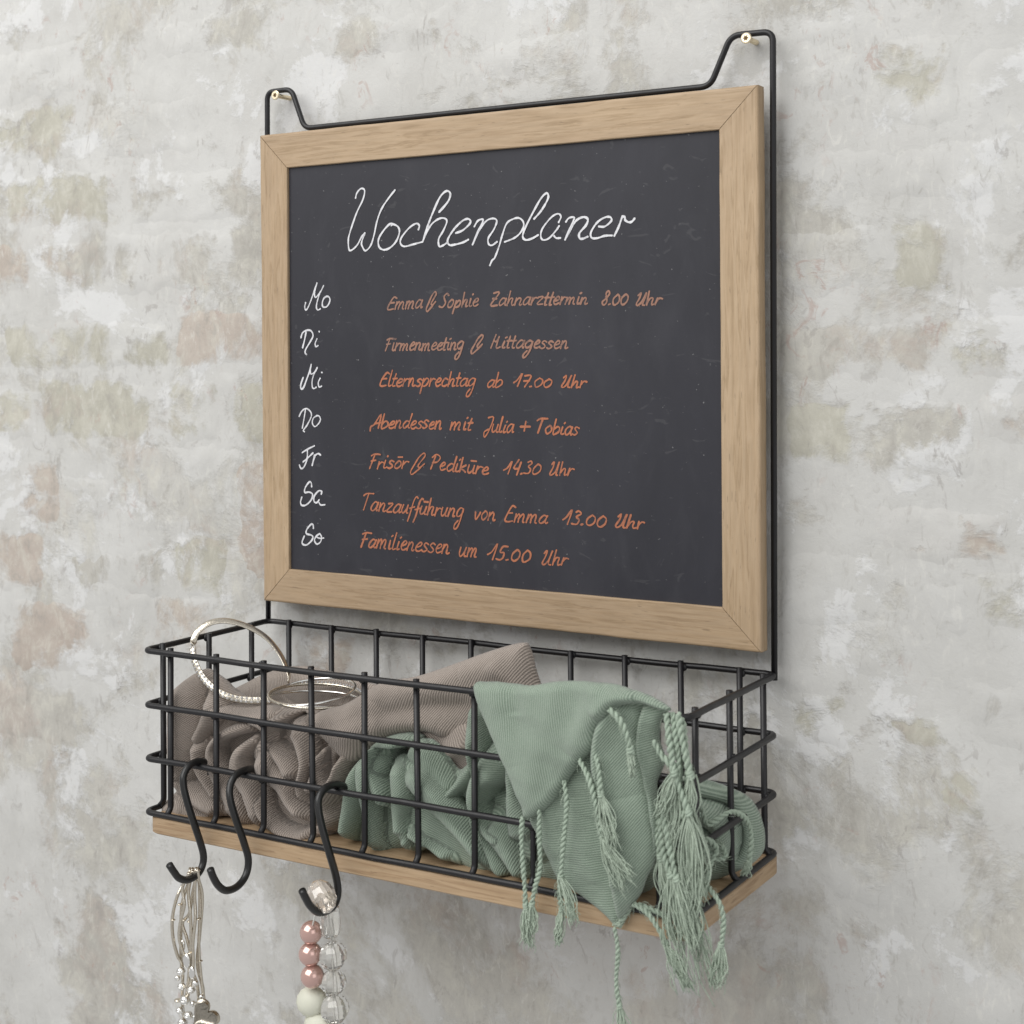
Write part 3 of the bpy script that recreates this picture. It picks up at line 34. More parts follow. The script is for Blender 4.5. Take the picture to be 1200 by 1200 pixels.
RELIEFS = {
 'taupe_front': {'col': 'taupe','poly': [(-13.8,-136.0),(-5.6,-121.6),(-1.4,-103.1),(-1.2,-79.1),(-1.0,-55.2),(6.3,-42.5),(19.0,-34.0),(33.0,-38.5),(45.3,-45.5),(62.7,-51.7),(81.4,-52.0),(99.7,-51.7),(121.3,-49.8),(142.5,-45.2),(163.2,-41.8),(171.9,-51.8),(165.0,-65.8),(156.0,-78.0),(151.8,-91.3),(151.6,-108.0),(145.3,-122.9),(129.8,-133.1),(109.8,-137.9),(91.7,-138.4),(79.2,-137.4),(65.8,-133.7),(44.5,-132.2),(27.5,-137.1),(3.8,-144.2),(-10.6,-142.8)],'plane': (-120.0,0,0),'R': 13,'depth': 1.0,'ang': 65,'cell': 0.7,'wr': 0.5,'rolls': [([(17.4,-36.6),(14.0,-65.4),(11.4,-89.5),(13.6,-111.8)],14.4,16),([(45.3,-42.0),(40.6,-57.7),(32.8,-70.4),(26.4,-80.6)],10.2,13),([(34.4,-56.0),(55.1,-56.1),(73.9,-57.4),(90.2,-53.3)],7.8,14),([(5.7,-105.2),(19.9,-113.3),(35.4,-120.6),(49.2,-125.7)],6.6,16),([(-7.3,-130.9),(7.9,-128.7),(26.0,-132.0),(39.9,-131.1)],7.2,12),([(29.6,-79.0),(30.2,-93.1),(38.6,-104.9),(50.8,-116.7)],6.6,15),([(73.9,-63.8),(57.3,-69.8),(47.3,-79.2),(47.2,-90.9),(54.7,-102.7),(63.7,-114.9),(68.0,-131.6)],8.4,20),([(78.2,-73.1),(70.7,-82.1),(69.1,-92.7),(75.8,-101.6),(83.1,-113.9),(86.6,-128.8)],7.2,21),([(84.1,-80.4),(95.8,-90.4),(107.3,-97.4),(114.4,-107.7),(125.7,-117.4)],10.2,20),([(82.4,-106.5),(89.7,-118.7),(101.3,-127.2),(117.1,-131.1),(129.8,-128.6)],8.4,18),([(90.1,-67.1),(100.3,-75.0),(108.1,-83.1),(114.5,-92.4)],5.4,19),([(96.6,-72.0),(95.3,-61.9),(100.4,-54.4),(109.9,-49.4),(122.0,-50.3)],4.2,21),([(114.8,-57.3),(121.9,-67.8),(125.3,-80.9),(121.6,-95.4),(125.8,-106.1)],6.6,18),([(134.5,-74.1),(136.5,-85.0),(142.8,-92.6),(148.4,-86.8),(153.3,-73.9)],3.9,20),([(130.3,-77.4),(131.6,-88.5),(125.8,-100.5)],4.2,15),([(135.0,-97.5),(139.8,-109.7),(136.9,-124.1)],7.8,13),([(73.9,-57.4),(87.2,-61.7),(95.9,-68.6)],6.0,14)],'lips': [],'ridges': [([(8.7,-42.2),(12.4,-71.6),(10.5,-101.5)],2,7.2)],'dents': [((111.3,-54.3),4.2,2.4,12),((143.5,-81.3),3.0,4.8,14),((144.0,-108.6),6.0,7.2,12),((75.6,-116.1),2.4,8.4,9),((131.8,-69.9),2.4,4.8,8)]},
 'taupe_panel': {'col': 'taupe','poly': [(128.5,-51.4),(136.9,-46.0),(150.1,-41.8),(161.7,-35.0),(175.3,-26.2),(196.7,-21.6),(217.9,-13.8),(244.1,-3.2),(262.7,2.3),(266.8,-0.8),(270.7,-15.8),(273.7,-31.8),(259.2,-43.1),(238.4,-55.8),(232.1,-66.9),(224.8,-61.8),(214.9,-60.1),(205.9,-56.1),(195.3,-57.7),(180.3,-61.6),(169.5,-67.6),(161.9,-74.6),(155.4,-78.2),(148.4,-75.6),(143.0,-68.6),(135.4,-61.7)],'plane': (-175.228,0.3176,0.0198),'R': 9,'depth': 1.0,'ang': -28,'cell': 0.7,'wr': 0.7,'rolls': [],'lips': [],'ridges': [([(143.1,-54.2),(169.8,-40.2),(196.6,-32.0),(228.3,-19.9),(259.5,-6.4)],5,14.4),([(146.4,-65.9),(169.7,-53.3),(196.5,-48.9),(228.0,-54.1)],5,8.4),([(175.1,-46.5),(207.1,-38.6),(238.6,-36.3)],-3,5.4),([(246.6,-8.5),(259.4,-21.5),(265.5,-37.4)],3,6.0)],'dents': [((221.2,-63.0),4.8,3.0,10)]},
 'taupe_back': {'col': 'taupe','poly': [(0.8,-62.4),(18.7,-51.4),(39.3,-42.1),(60.3,-36.6),(82.3,-36.4),(103.9,-40.4),(125.0,-42.6),(138.9,-48.3),(138.7,-68.9),(103.5,-78.5),(29.9,-83.5),(0.6,-80.4)],'plane': (-69.7305,0.052,-0.0015),'R': 7,'depth': 1.0,'ang': 20,'cell': 1.0,'wr': 0.7,'rolls': [],'lips': [],'ridges': [([(6.9,-73.6),(52.7,-50.6),(103.8,-50.0)],3,9.6)],'dents': []},
 'taupe_fill': {'col': 'taupe','poly': [(63.7,-62.2),(243.5,-47.0),(243.2,-89.9),(164.0,-123.2),(129.0,-139.9),(63.0,-147.3),(-7.4,-143.0),(-2.7,-75.9)],'plane': (-108.0,0,0),'R': 10,'depth': 1.0,'ang': 50,'cell': 1.6,'wr': 0.7,'rolls': [],'lips': [],'ridges': [([(204.6,-78.9),(224.3,-65.5),(237.1,-61.2)],6,6.0)],'dents': []},
 'green_left': {'col': 'green','poly': [(147.4,-125.1),(152.4,-110.4),(155.3,-93.4),(159.5,-80.1),(171.2,-66.5),(182.0,-59.2),(195.3,-55.9),(205.7,-58.4),(196.5,-67.2),(192.4,-80.2),(192.3,-99.2),(194.1,-114.1),(194.7,-126.0),(188.0,-133.0),(176.0,-135.5),(163.8,-133.6),(154.3,-130.1)],'plane': (-121.0,0,0),'R': 10,'depth': 1.0,'ang': 120,'cell': 0.6,'wr': 0.4,'rolls': [([(165.0,-68.9),(161.5,-87.0),(157.9,-106.9),(155.0,-126.7)],9.0,17),([(173.8,-68.9),(174.3,-90.8),(177.5,-109.5),(178.0,-128.6)],12.0,18),([(179.9,-61.6),(178.5,-73.8),(183.7,-86.8),(191.0,-99.4)],5.4,22),([(172.5,-65.8),(184.6,-59.4),(201.8,-58.4)],4.8,21)],'lips': [],'ridges': [],'dents': [((193.2,-68.7),6.0,4.8,14)]},
 'green_flap': {'col': 'green','poly': [(190.8,-71.4),(198.0,-67.8),(207.2,-69.3),(217.5,-73.3),(228.3,-80.4),(238.9,-89.5),(250.7,-102.5),(263.5,-113.6),(274.3,-127.4),(260.9,-132.8),(245.5,-132.2),(229.8,-127.3),(218.3,-122.8),(208.0,-127.6),(200.2,-126.2),(195.7,-117.2),(195.1,-105.4),(193.2,-92.2),(191.4,-81.6)],'plane': (-127.0,0,0),'R': 7,'depth': 1.0,'ang': 75,'cell': 0.6,'wr': 0.6,'rolls': [([(199.3,-70.8),(201.1,-88.4),(199.0,-104.8),(204.8,-122.8)],6.6,13),([(209.7,-71.6),(225.0,-87.7),(243.8,-103.5),(267.1,-123.4)],12.6,14),([(206.8,-112.8),(220.3,-119.3),(236.1,-127.4)],6.0,10)],'lips': [],'ridges': [],'dents': [((202.2,-116.7),3.0,3.6,5)]},
 'green_strip': {'col': 'green','poly': [(199.1,-61.9),(209.6,-58.4),(217.3,-60.7),(225.6,-68.2),(233.2,-75.2),(240.8,-70.0),(251.5,-64.9),(253.9,-77.8),(247.6,-86.5),(237.5,-92.2),(227.4,-92.0),(217.1,-85.4),(205.5,-78.9)],'plane': (-119.0,0,0),'R': 6,'depth': 1.0,'ang': 20,'cell': 0.7,'wr': 0.4,'rolls': [([(201.7,-63.7),(217.2,-73.6),(235.0,-87.2)],8.4,10),([(250.3,-67.7),(241.4,-79.5),(229.9,-91.2)],6.6,12)],'lips': [],'ridges': [],'dents': []},
 'green_inner': {'col': 'green','poly': [(244.1,-54.8),(245.6,-25.6),(264.2,-18.3),(300.2,-37.7),(329.0,-59.5),(359.7,-85.3),(370.4,-118.2),(356.6,-131.5),(328.4,-132.9),(299.4,-133.7),(282.8,-132.9),(269.5,-130.0),(259.2,-113.3),(251.2,-102.4),(246.4,-88.9),(249.0,-72.7)],'plane': (-121.0,0,0),'R': 9,'depth': 1.0,'ang': 105,'cell': 0.8,'wr': 0.5,'rolls': [([(255.5,-29.8),(253.5,-53.7),(249.6,-77.9)],7.8,13),([(271.2,-60.9),(260.1,-74.9),(256.9,-89.0),(266.6,-103.3),(278.7,-110.3)],10.2,20),([(283.4,-55.2),(283.2,-81.1),(290.7,-105.8)],14.4,16),([(251.3,-95.0),(257.4,-106.7),(268.3,-121.3),(276.7,-131.9)],5.4,17),([(266.1,-99.2),(276.9,-112.1),(288.8,-129.4)],9.0,17),([(323.4,-50.2),(318.5,-81.2),(328.6,-115.2)],13.2,14)],'lips': [],'ridges': [],'dents': [((269.9,-78.8),7.8,4.8,6),((255.3,-61.3),2.4,8.4,6)]},
 'green_fill': {'col': 'green','poly': [(171.2,-77.7),(243.5,-52.4),(292.7,-46.5),(350.7,-59.7),(366.9,-122.7),(321.5,-138.0),(267.7,-136.7),(204.2,-133.6),(170.8,-130.6)],'plane': (-108.0,0,0),'R': 8,'depth': 1.0,'ang': 80,'cell': 1.6,'wr': 0.7,'rolls': [],'lips': [],'ridges': [],'dents': []},
 'green_side_lump': {'col': 'green','poly': [(370.5,-69.2),(379.1,-69.9),(388.9,-73.2),(398.7,-78.0),(405.6,-83.8),(409.8,-93.1),(411.9,-104.3),(410.9,-115.0),(404.4,-122.5),(392.8,-128.4),(379.9,-133.6),(369.2,-133.9),(360.7,-127.5),(358.1,-102.5),(363.2,-79.3)],'plane': (-327.1693,0.6431,-0.0049),'R': 8,'depth': 1.1,'ang': 70,'cell': 0.7,'wr': 0.7,'rolls': [],'lips': [([(367.5,-78.3),(384.6,-81.3),(395.2,-85.6),(400.3,-93.9),(401.5,-105.6),(399.3,-119.3)],1,9,9.6),([(369.5,-93.1),(383.2,-96.5),(390.0,-103.8),(391.6,-119.1)],1,8,7.2),([(365.1,-104.7),(377.9,-107.6),(383.0,-117.9)],1,6,6.0)],'ridges': [([(373.9,-74.4),(395.3,-81.5),(406.3,-95.5)],3,4.8)],'dents': [((388.7,-105.3),8.4,4.8,6)]},
 'green_drape_under': {'col': 'green','poly': [(303.1,-83.8),(315.8,-67.1),(327.2,-50.8),(344.1,-31.5),(354.0,-18.7),(364.9,-10.7),(376.7,-7.5),(386.2,-9.4),(391.9,-13.0),(388.7,-19.5),(387.1,-30.2),(390.2,-41.2),(386.4,-52.6),(386.9,-62.1),(388.9,-71.3),(387.2,-85.8),(385.6,-95.5),(381.8,-104.2),(377.0,-116.0),(370.5,-125.3),(360.7,-139.1),(358.0,-139.1),(351.0,-133.6),(337.8,-126.7),(324.5,-120.6),(318.8,-114.7),(311.0,-100.1)],'plane': (-149.0,0,0),'R': 5,'depth': 1.0,'ang': 98,'cell': 0.6,'wr': 0.8,'rolls': [],'lips': [([(366.1,-2.9),(354.0,-21.6),(349.5,-38.2),(351.0,-57.4),(356.8,-80.8),(361.0,-106.7),(362.9,-140.2)],-1,8,15.6),([(381.0,-5.6),(377.7,-20.3),(376.5,-33.4),(380.1,-51.1),(384.7,-74.3),(385.5,-97.9)],-1,4,7.2)],'ridges': [([(324.4,-56.1),(317.4,-79.3),(324.6,-107.8)],3,7.2),([(368.3,-62.3),(371.9,-80.9),(364.1,-115.8)],3,10.8),([(333.8,-67.1),(338.1,-90.9),(346.2,-118.9)],2.5,8.4)],'dents': []},
 'green_drape': {'col': 'green','poly': [(270.4,-10.2),(278.7,-8.3),(286.9,-7.5),(307.2,-7.4),(327.0,-2.8),(349.1,-0.6),(365.3,-0.8),(378.5,-3.2),(389.5,-6.7),(397.2,-11.0),(390.5,-10.9),(381.1,-9.1),(373.7,-9.4),(366.3,-12.1),(359.2,-19.2),(354.3,-26.9),(352.6,-34.3),(346.6,-41.4),(342.2,-45.3),(333.8,-56.1),(329.3,-63.0),(317.4,-76.9),(305.4,-84.1),(302.6,-78.1),(296.9,-66.0),(288.9,-51.2),(280.3,-35.2),(273.9,-22.9)],'plane': (-158.0,0,0),'R': 5,'depth': 1.2,'ang': 8,'cell': 0.6,'wr': 0,'rolls': [],'lips': [],'ridges': [([(327.0,-2.4),(321.2,-27.4),(312.5,-53.1),(303.8,-78.9)],3,12.0),([(357.2,0.8),(351.2,-16.7),(336.7,-44.1)],4.5,7.8),([(281.1,-7.1),(292.6,-30.8),(301.1,-54.6)],1.5,8.4),([(378.5,-4.6),(364.2,-8.1),(354.4,-19.7)],4.5,4.8),([(298.6,-5.3),(301.3,-24.8)],-2,6.0)],'dents': []},
}
CORDS = [([(304.9,-158.0,-82.7),(304.2,-158.0,-96.2),(305.2,-158.0,-110.8),(306.3,-158.0,-124.0),(306.8,-158.0,-133.8)],1.43,[(308.3,-158.0,-155.2)],1),([(316.3,-158.0,-76.6),(316.2,-158.0,-94.3),(316.6,-158.0,-109.0),(313.1,-158.0,-121.8),(310.8,-158.0,-132.1)],1.43,[(311.2,-158.0,-147.8)],1),([(332.7,-158.0,-57.7),(335.4,-160.0,-71.4),(333.0,-160.0,-93.6),(331.2,-160.0,-112.3)],1.43,[(340.4,-163.0,-134.0)],1),([(326.1,-153.0,-116.2),(326.6,-153.0,-125.9),(327.7,-153.0,-133.6)],1.34,[(325.3,-153.0,-152.2)],1),([(342.7,-158.0,-44.3),(352.4,-164.0,-53.6),(357.7,-166.0,-68.1),(361.3,-167.0,-83.4)],1.6,[(373.8,-168.0,-109.0),(379.1,-168.0,-102.0)],0),([(352.1,-158.0,-34.9),(357.9,-164.0,-45.7),(360.4,-166.0,-59.2)],1.51,[(368.2,-168.0,-86.8)],1),([(364.0,-162.0,-12.5),(371.9,-164.0,-17.9),(376.6,-165.0,-26.1),(378.6,-165.0,-33.4)],1.76,[(379.6,-165.0,-46.4)],1),([(388.8,-157.0,-28.2),(393.5,-157.0,-35.6),(400.1,-158.0,-40.6),(405.1,-158.0,-53.0),(410.1,-158.0,-64.4)],1.76,[(412.7,-158.0,-116.0)],1),([(394.8,-153.0,-13.3),(397.7,-157.0,-23.4),(400.1,-158.0,-34.6),(402.0,-159.0,-43.9)],1.76,[(394.2,-159.0,-66.5)],1),([(401.1,-151.0,-13.0),(404.4,-155.0,-23.0),(407.4,-156.0,-33.6),(410.3,-156.0,-44.4)],1.85,[(410.2,-156.0,-67.7)],1),([(398.1,-150.0,-15.4),(400.4,-153.0,-28.6),(402.9,-153.0,-42.4),(402.7,-153.0,-61.2),(407.2,-153.0,-76.9)],1.6,[(413.1,-153.0,-113.3)],1),([(391.7,-155.0,-71.6),(392.2,-155.0,-83.4),(394.2,-155.0,-92.5),(398.6,-157.0,-100.5)],1.76,[(405.6,-157.0,-132.5),(408.4,-157.0,-158.0)],1),([(396.5,-153.0,-71.5),(396.9,-153.0,-85.5),(402.0,-153.0,-94.1),(404.0,-153.0,-102.2)],1.68,[(414.9,-153.0,-142.3),(418.8,-153.0,-156.4)],1),([(373.6,-153.0,-122.1),(382.5,-155.0,-124.2),(389.7,-156.0,-131.1),(395.8,-156.0,-140.3)],1.51,[(406.9,-156.0,-161.5)],0),([(373.1,-152.0,-122.5),(384.1,-153.0,-123.1),(393.0,-153.0,-125.3)],1.51,[(398.6,-153.0,-137.0)],0),([(373.2,-150.0,-121.2),(368.3,-150.0,-128.3),(364.5,-150.0,-134.7)],1.51,[(362.3,-150.0,-138.0)],0),([(361.7,-153.0,-137.6),(363.8,-153.0,-150.7),(362.6,-153.0,-167.8),(364.6,-153.0,-181.7)],1.34,[(368.7,-153.0,-202.4)],1),([(409.4,-140.0,-106.1),(418.0,-148.0,-107.9),(425.2,-152.0,-112.9),(427.6,-152.0,-122.6),(426.0,-152.0,-135.9)],1.43,[(422.4,-152.0,-157.0)],1),([(400.8,-120.0,-72.2),(403.9,-120.0,-81.4),(409.1,-120.0,-79.2),(414.3,-115.0,-75.4),(416.6,-108.0,-76.4),(419.5,-100.0,-81.9),(420.6,-95.0,-91.9),(419.4,-95.0,-106.9)],1.51,[(416.2,-95.0,-115.3)],0),([(400.8,-125.0,-95.1),(406.0,-125.0,-88.9),(410.1,-120.0,-95.0),(409.1,-125.0,-101.0),(408.1,-130.0,-109.3)],1.51,[(407.0,-130.0,-114.2)],1),([(406.8,-115.0,-103.2),(411.0,-110.0,-102.0),(408.9,-110.0,-95.5)],1.34,[(403.7,-110.0,-93.9)],0),([(397.5,-151.0,-12.9),(400.8,-155.0,-24.4),(403.3,-156.0,-37.0),(401.6,-156.0,-53.5)],1.68,[(398.3,-156.0,-82.1)],1),([(402.3,-149.0,-16.1),(405.6,-152.0,-28.2),(407.0,-152.0,-42.1),(405.4,-152.0,-58.7)],1.68,[(411.7,-152.0,-92.8)],1),([(393.7,-157.0,-66.1),(396.2,-157.0,-77.5),(398.7,-157.0,-88.8),(402.7,-158.0,-101.9)],1.68,[(412.1,-158.0,-137.5)],1),([(389.3,-152.0,-65.7),(388.2,-152.0,-80.1),(390.1,-152.0,-94.0)],1.6,[(394.1,-152.0,-121.6)],1),([(405.6,-156.0,-64.7),(408.6,-156.0,-75.9),(411.0,-156.0,-87.1)],1.51,[(414.4,-156.0,-109.8)],0)]
HOOKS = [(45.0,[(45.0,-133.4,-98.5),(45.0,-133.1,-93.4),(45.0,-138.1,-89.0),(45.0,-145.7,-86.7),(45.0,-154.0,-87.4),(45.0,-159.3,-92.4),(46.1,-161.0,-98.6),(48.8,-160.8,-108.5),(52.7,-158.6,-123.1),(54.0,-153.6,-137.9),(54.0,-150.8,-147.2),(54.0,-152.1,-153.6),(54.0,-157.1,-157.8),(54.0,-166.1,-158.6),(54.0,-174.1,-155.1),(54.0,-178.8,-149.8),(54.0,-183.1,-143.9)]),(85.7,[(85.7,-132.6,-95.0),(85.7,-133.0,-90.9),(85.7,-136.9,-88.6),(85.7,-146.3,-87.2),(85.7,-155.6,-88.9),(85.8,-160.3,-94.5),(88.2,-162.7,-102.4),(91.8,-161.2,-115.5),(94.7,-157.2,-130.5),(94.7,-153.1,-142.8),(94.7,-155.8,-152.0),(94.7,-164.2,-156.7),(94.7,-174.8,-156.0),(94.7,-182.0,-150.8),(94.7,-186.8,-144.0),(94.7,-189.5,-138.1)]),(161.0,[(161.0,-132.4,-99.7),(161.0,-132.8,-94.7),(161.0,-137.7,-89.6),(161.0,-146.6,-86.1),(161.0,-156.3,-85.7),(161.0,-162.8,-89.4),(162.0,-165.4,-95.5),(165.3,-166.3,-106.4),(170.0,-164.9,-123.0),(170.0,-159.0,-137.5),(170.0,-156.5,-148.3),(170.0,-159.2,-155.5),(170.0,-167.0,-157.8),(170.0,-176.4,-155.9),(170.0,-183.9,-149.9),(170.0,-188.8,-143.2),(170.0,-192.0,-137.9)])]
BRACELET = [[(48.4,-151.0,-161.7),(52.2,-155.5,-154.6),(55.9,-160.0,-155.5),(37.6,-150.0,-166.7),(33.6,-154.0,-176.4),(31.7,-157.0,-190.7),(32.3,-157.0,-204.3),(34.2,-155.0,-216.1),(35.9,-152.0,-224.8),(33.8,-150.0,-252.3),(39.7,-150.0,-271.1)],[(46.9,-151.0,-161.9),(50.7,-155.5,-154.9),(54.4,-160.0,-155.8),(38.3,-150.0,-171.1),(35.5,-152.0,-183.6),(34.6,-152.0,-199.8),(34.4,-152.0,-214.7),(35.1,-152.0,-225.5)],[(49.2,-151.0,-161.6),(53.0,-155.5,-154.5),(56.7,-160.0,-155.4),(41.8,-148.0,-174.0),(40.5,-150.0,-187.9),(36.1,-152.0,-194.9),(39.9,-152.0,-204.6),(45.0,-152.0,-219.5)],[(44.6,-151.0,-162.3),(48.4,-155.5,-155.3),(52.2,-160.0,-156.2),(43.5,-154.0,-171.9),(45.8,-155.0,-185.4),(46.4,-155.0,-202.3),(44.7,-155.0,-222.6),(41.4,-154.0,-240.7)],[(47.7,-151.0,-161.8),(51.5,-155.5,-154.8),(55.2,-160.0,-155.7),(47.0,-152.0,-174.7),(48.5,-153.0,-188.4),(47.9,-155.0,-204.9),(47.8,-155.0,-222.0),(43.1,-155.0,-241.7)],[(49.9,-151.0,-161.4),(53.7,-155.5,-154.4),(57.4,-160.0,-155.3),(47.9,-148.0,-172.9),(48.6,-149.0,-192.5),(48.6,-150.0,-209.3),(50.0,-150.0,-226.1),(53.5,-150.0,-247.0)],[(48.4,-151.0,-161.7),(52.2,-155.5,-154.6),(55.9,-160.0,-155.5),(49.2,-147.0,-175.9),(46.7,-147.0,-202.1),(45.2,-148.0,-222.0),(50.3,-148.0,-238.1),(47.9,-148.0,-250.1)],[(42.4,-151.0,-162.7),(46.2,-155.5,-155.6),(49.9,-160.0,-156.5),(40.1,-156.0,-169.0),(42.4,-157.0,-179.7),(40.2,-158.0,-190.0),(38.6,-158.0,-202.8),(42.7,-156.0,-216.9),(48.0,-152.0,-231.5),(48.3,-150.0,-247.0)]]
BANGLE = [(73.6,-85.0,-42.1),(71.3,-82.0,-35.7),(62.1,-80.0,-23.8),(51.5,-82.0,-13.0),(39.6,-88.0,-5.3),(28.6,-97.0,-0.9),(20.8,-106.0,-1.7),(16.2,-114.0,-7.4),(17.6,-120.0,-15.8),(22.8,-124.0,-25.3),(32.4,-127.0,-34.4),(43.9,-127.0,-42.0),(54.9,-124.0,-46.6),(66.3,-118.0,-48.6),(79.0,-110.0,-48.5)]
BEADS = [('crystal_bead',(168.5,-171.0,-148.4),9.6,'big'),('glass_tube_bead',(160.4,-152.0,-170.7),6.6,'tube'),('crystal_bead',(162.2,-152.0,-192.4),9.2,'f'),('crystal_bead',(162.7,-152.0,-208.9),8.2,'f'),('crystal_bead',(163.3,-152.0,-225.5),9.4,'f'),('crystal_bead',(163.8,-152.0,-241.4),8.4,'f'),('pearl_bead',(149.8,-158.0,-178.0),7.3,'p'),('pearl_bead',(149.0,-158.0,-191.8),7.5,'p'),('pearl_bead',(150.5,-158.0,-205.5),7.5,'p'),('frosted_bead',(146.6,-154.0,-223.9),10.2,'w'),('frosted_bead',(153.2,-154.0,-238.7),10.5,'w')]
CHARMS = [('bead',(47.9,-156.0,-224.4),3.0,'l'),('bead',(49.9,-155.0,-231.2),2.2,'s'),('bead',(48.0,-157.0,-235.4),2.6,'s'),('bead',(34.0,-155.0,-231.0),2.0,'s'),('bead',(44.6,-156.0,-253.5),3.0,'s'),('bead',(49.0,-155.0,-256.4),2.6,'l'),('bead',(35.6,-156.0,-245.2),2.4,'r'),('bead',(52.4,-152.0,-240.8),1.8,'s'),('bead',(38.1,-156.0,-225.3),2.9,'s'),('bead',(38.7,-156.0,-235.4),2.8,'s'),('bead',(42.6,-157.0,-243.3),3.4,'s'),('bead',(44.4,-157.0,-216.8),3.4,'l'),('bead',(46.6,-154.0,-245.9),2.2,'s'),('bead',(50.2,-153.0,-246.6),1.8,'s'),('bead',(56.3,-153.0,-245.3),1.8,'s'),('bead',(36.1,-155.0,-252.3),2.6,'s'),('bead',(37.9,-154.0,-208.8),2.6,'l'),('bead',(36.5,-153.0,-260.9),3.2,'s'),('bead',(32.4,-157.0,-191.7),1.3,'r'),('bead',(37.7,-156.0,-180.8),1.5,'r'),('bead',(45.0,-155.0,-191.2),1.4,'r'),('bead',(49.7,-151.0,-189.9),1.5,'r'),('bead',(50.0,-150.0,-218.1),1.3,'r'),('bead',(46.5,-156.0,-211.6),1.5,'r'),('bead',(38.6,-153.0,-191.9),1.3,'r'),('bead',(50.8,-161.0,-156.1),1.5,'r'),('bead',(54.2,-161.0,-154.4),1.5,'r'),('bead',(57.4,-160.0,-153.6),1.5,'r'),('heart_charm',(58.9,-156.0,-249.9),11,'h')]
HANGER = [(403.2,-12.0,-20.1),(405.1,-12.0,386.8),(376.9,-12.0,387.4),(362.4,-12.0,356.5),(33.4,-12.0,355.7),(21.2,-12.0,386.3),(-2.3,-12.0,386.2),(-4.8,-12.0,-17.5)]
SCREWS = [(10.3,-18.5,381.9),(389.5,-18.5,383.4)]
BRICKS = [('b',-343.0,406.0,-212.0,452.0,'w'),('b',-333.0,353.0,-216.0,400.0,'o'),('b',-203.0,351.0,-85.0,394.0,'w'),('b',-306.0,297.0,-181.0,340.0,'o'),('b',-160.0,292.0,-33.0,334.0,'g'),('b',-323.0,238.0,-272.0,281.0,'p'),('b',-260.0,237.0,-197.0,281.0,'g'),('b',-181.0,238.0,-25.0,288.0,'g'),('b',-308.0,176.0,-114.0,214.0,'o'),('b',-105.0,176.0,0.0,220.0,'p'),('b',-335.0,114.0,-271.0,159.0,'o'),('b',-263.0,116.0,-135.0,166.0,'o'),('b',-118.0,116.0,-62.0,166.0,'o'),('b',-53.0,116.0,41.0,164.0,'o'),('b',-303.0,44.0,-241.0,97.0,'p'),('b',-47.0,12.0,56.0,102.0,'p'),('b',-111.0,-6.0,-60.0,40.0,'o'),('b',-337.0,-15.0,-260.0,38.0,'p'),('b',-299.0,-84.0,-200.0,-24.0,'p'),('b',-136.0,-57.0,-75.0,-8.0,'p'),('b',-338.0,-146.0,-222.0,-94.0,'g'),('b',-226.0,-13.0,-125.0,29.0,'g'),('p',-162.0,40.0,-35.0,113.0,'w'),('p',-241.0,-29.0,-153.0,85.0,'w'),('p',-202.0,-83.0,-136.0,-6.0,'w'),('p',-62.0,140.0,-45.0,172.0,'w'),('p',-325.0,94.0,-274.0,111.0,'w'),('p',-324.0,159.0,-297.0,203.0,'w'),('p',-59.0,-17.0,-27.0,37.0,'w'),('b',461.0,320.0,521.0,375.0,'o'),('b',414.0,379.0,457.0,394.0,'w'),('b',523.0,316.0,574.0,360.0,'w'),('b',406.0,342.0,458.0,368.0,'w'),('b',428.0,276.0,545.0,312.0,'w'),('b',549.0,273.0,579.0,308.0,'w'),('b',403.0,222.0,468.0,263.0,'w'),('b',476.0,220.0,514.0,263.0,'o'),('b',520.0,216.0,574.0,260.0,'g'),('b',404.0,171.0,499.0,203.0,'g'),('b',504.0,169.0,578.0,206.0,'o'),('b',407.0,113.0,451.0,155.0,'o'),('b',458.0,109.0,524.0,158.0,'g'),('b',530.0,131.0,578.0,157.0,'p'),('b',466.0,62.0,544.0,90.0,'p'),('b',403.0,17.0,469.0,57.0,'w'),('b',492.0,18.0,520.0,48.0,'w'),('b',524.0,21.0,577.0,56.0,'o'),('p',442.0,-18.0,483.0,24.0,'w'),('b',406.0,-59.0,445.0,-27.0,'o'),('b',472.0,-56.0,508.0,-36.0,'o'),('b',518.0,-49.0,577.0,-9.0,'g'),('b',503.0,-96.0,533.0,-63.0,'o'),('b',51.0,407.0,151.0,434.0,'g'),('b',179.0,377.0,275.0,407.0,'w'),('b',-130.0,427.0,-23.0,454.0,'g'),('b',78.0,-133.0,175.0,-83.0,'g'),('b',6.0,-61.0,71.0,-23.0,'p'),('b',232.0,-55.0,310.0,-14.0,'w'),('p',230.0,-246.0,309.0,-200.0,'w'),('p',427.0,-156.0,481.0,-129.0,'w')]

MM = 0.001
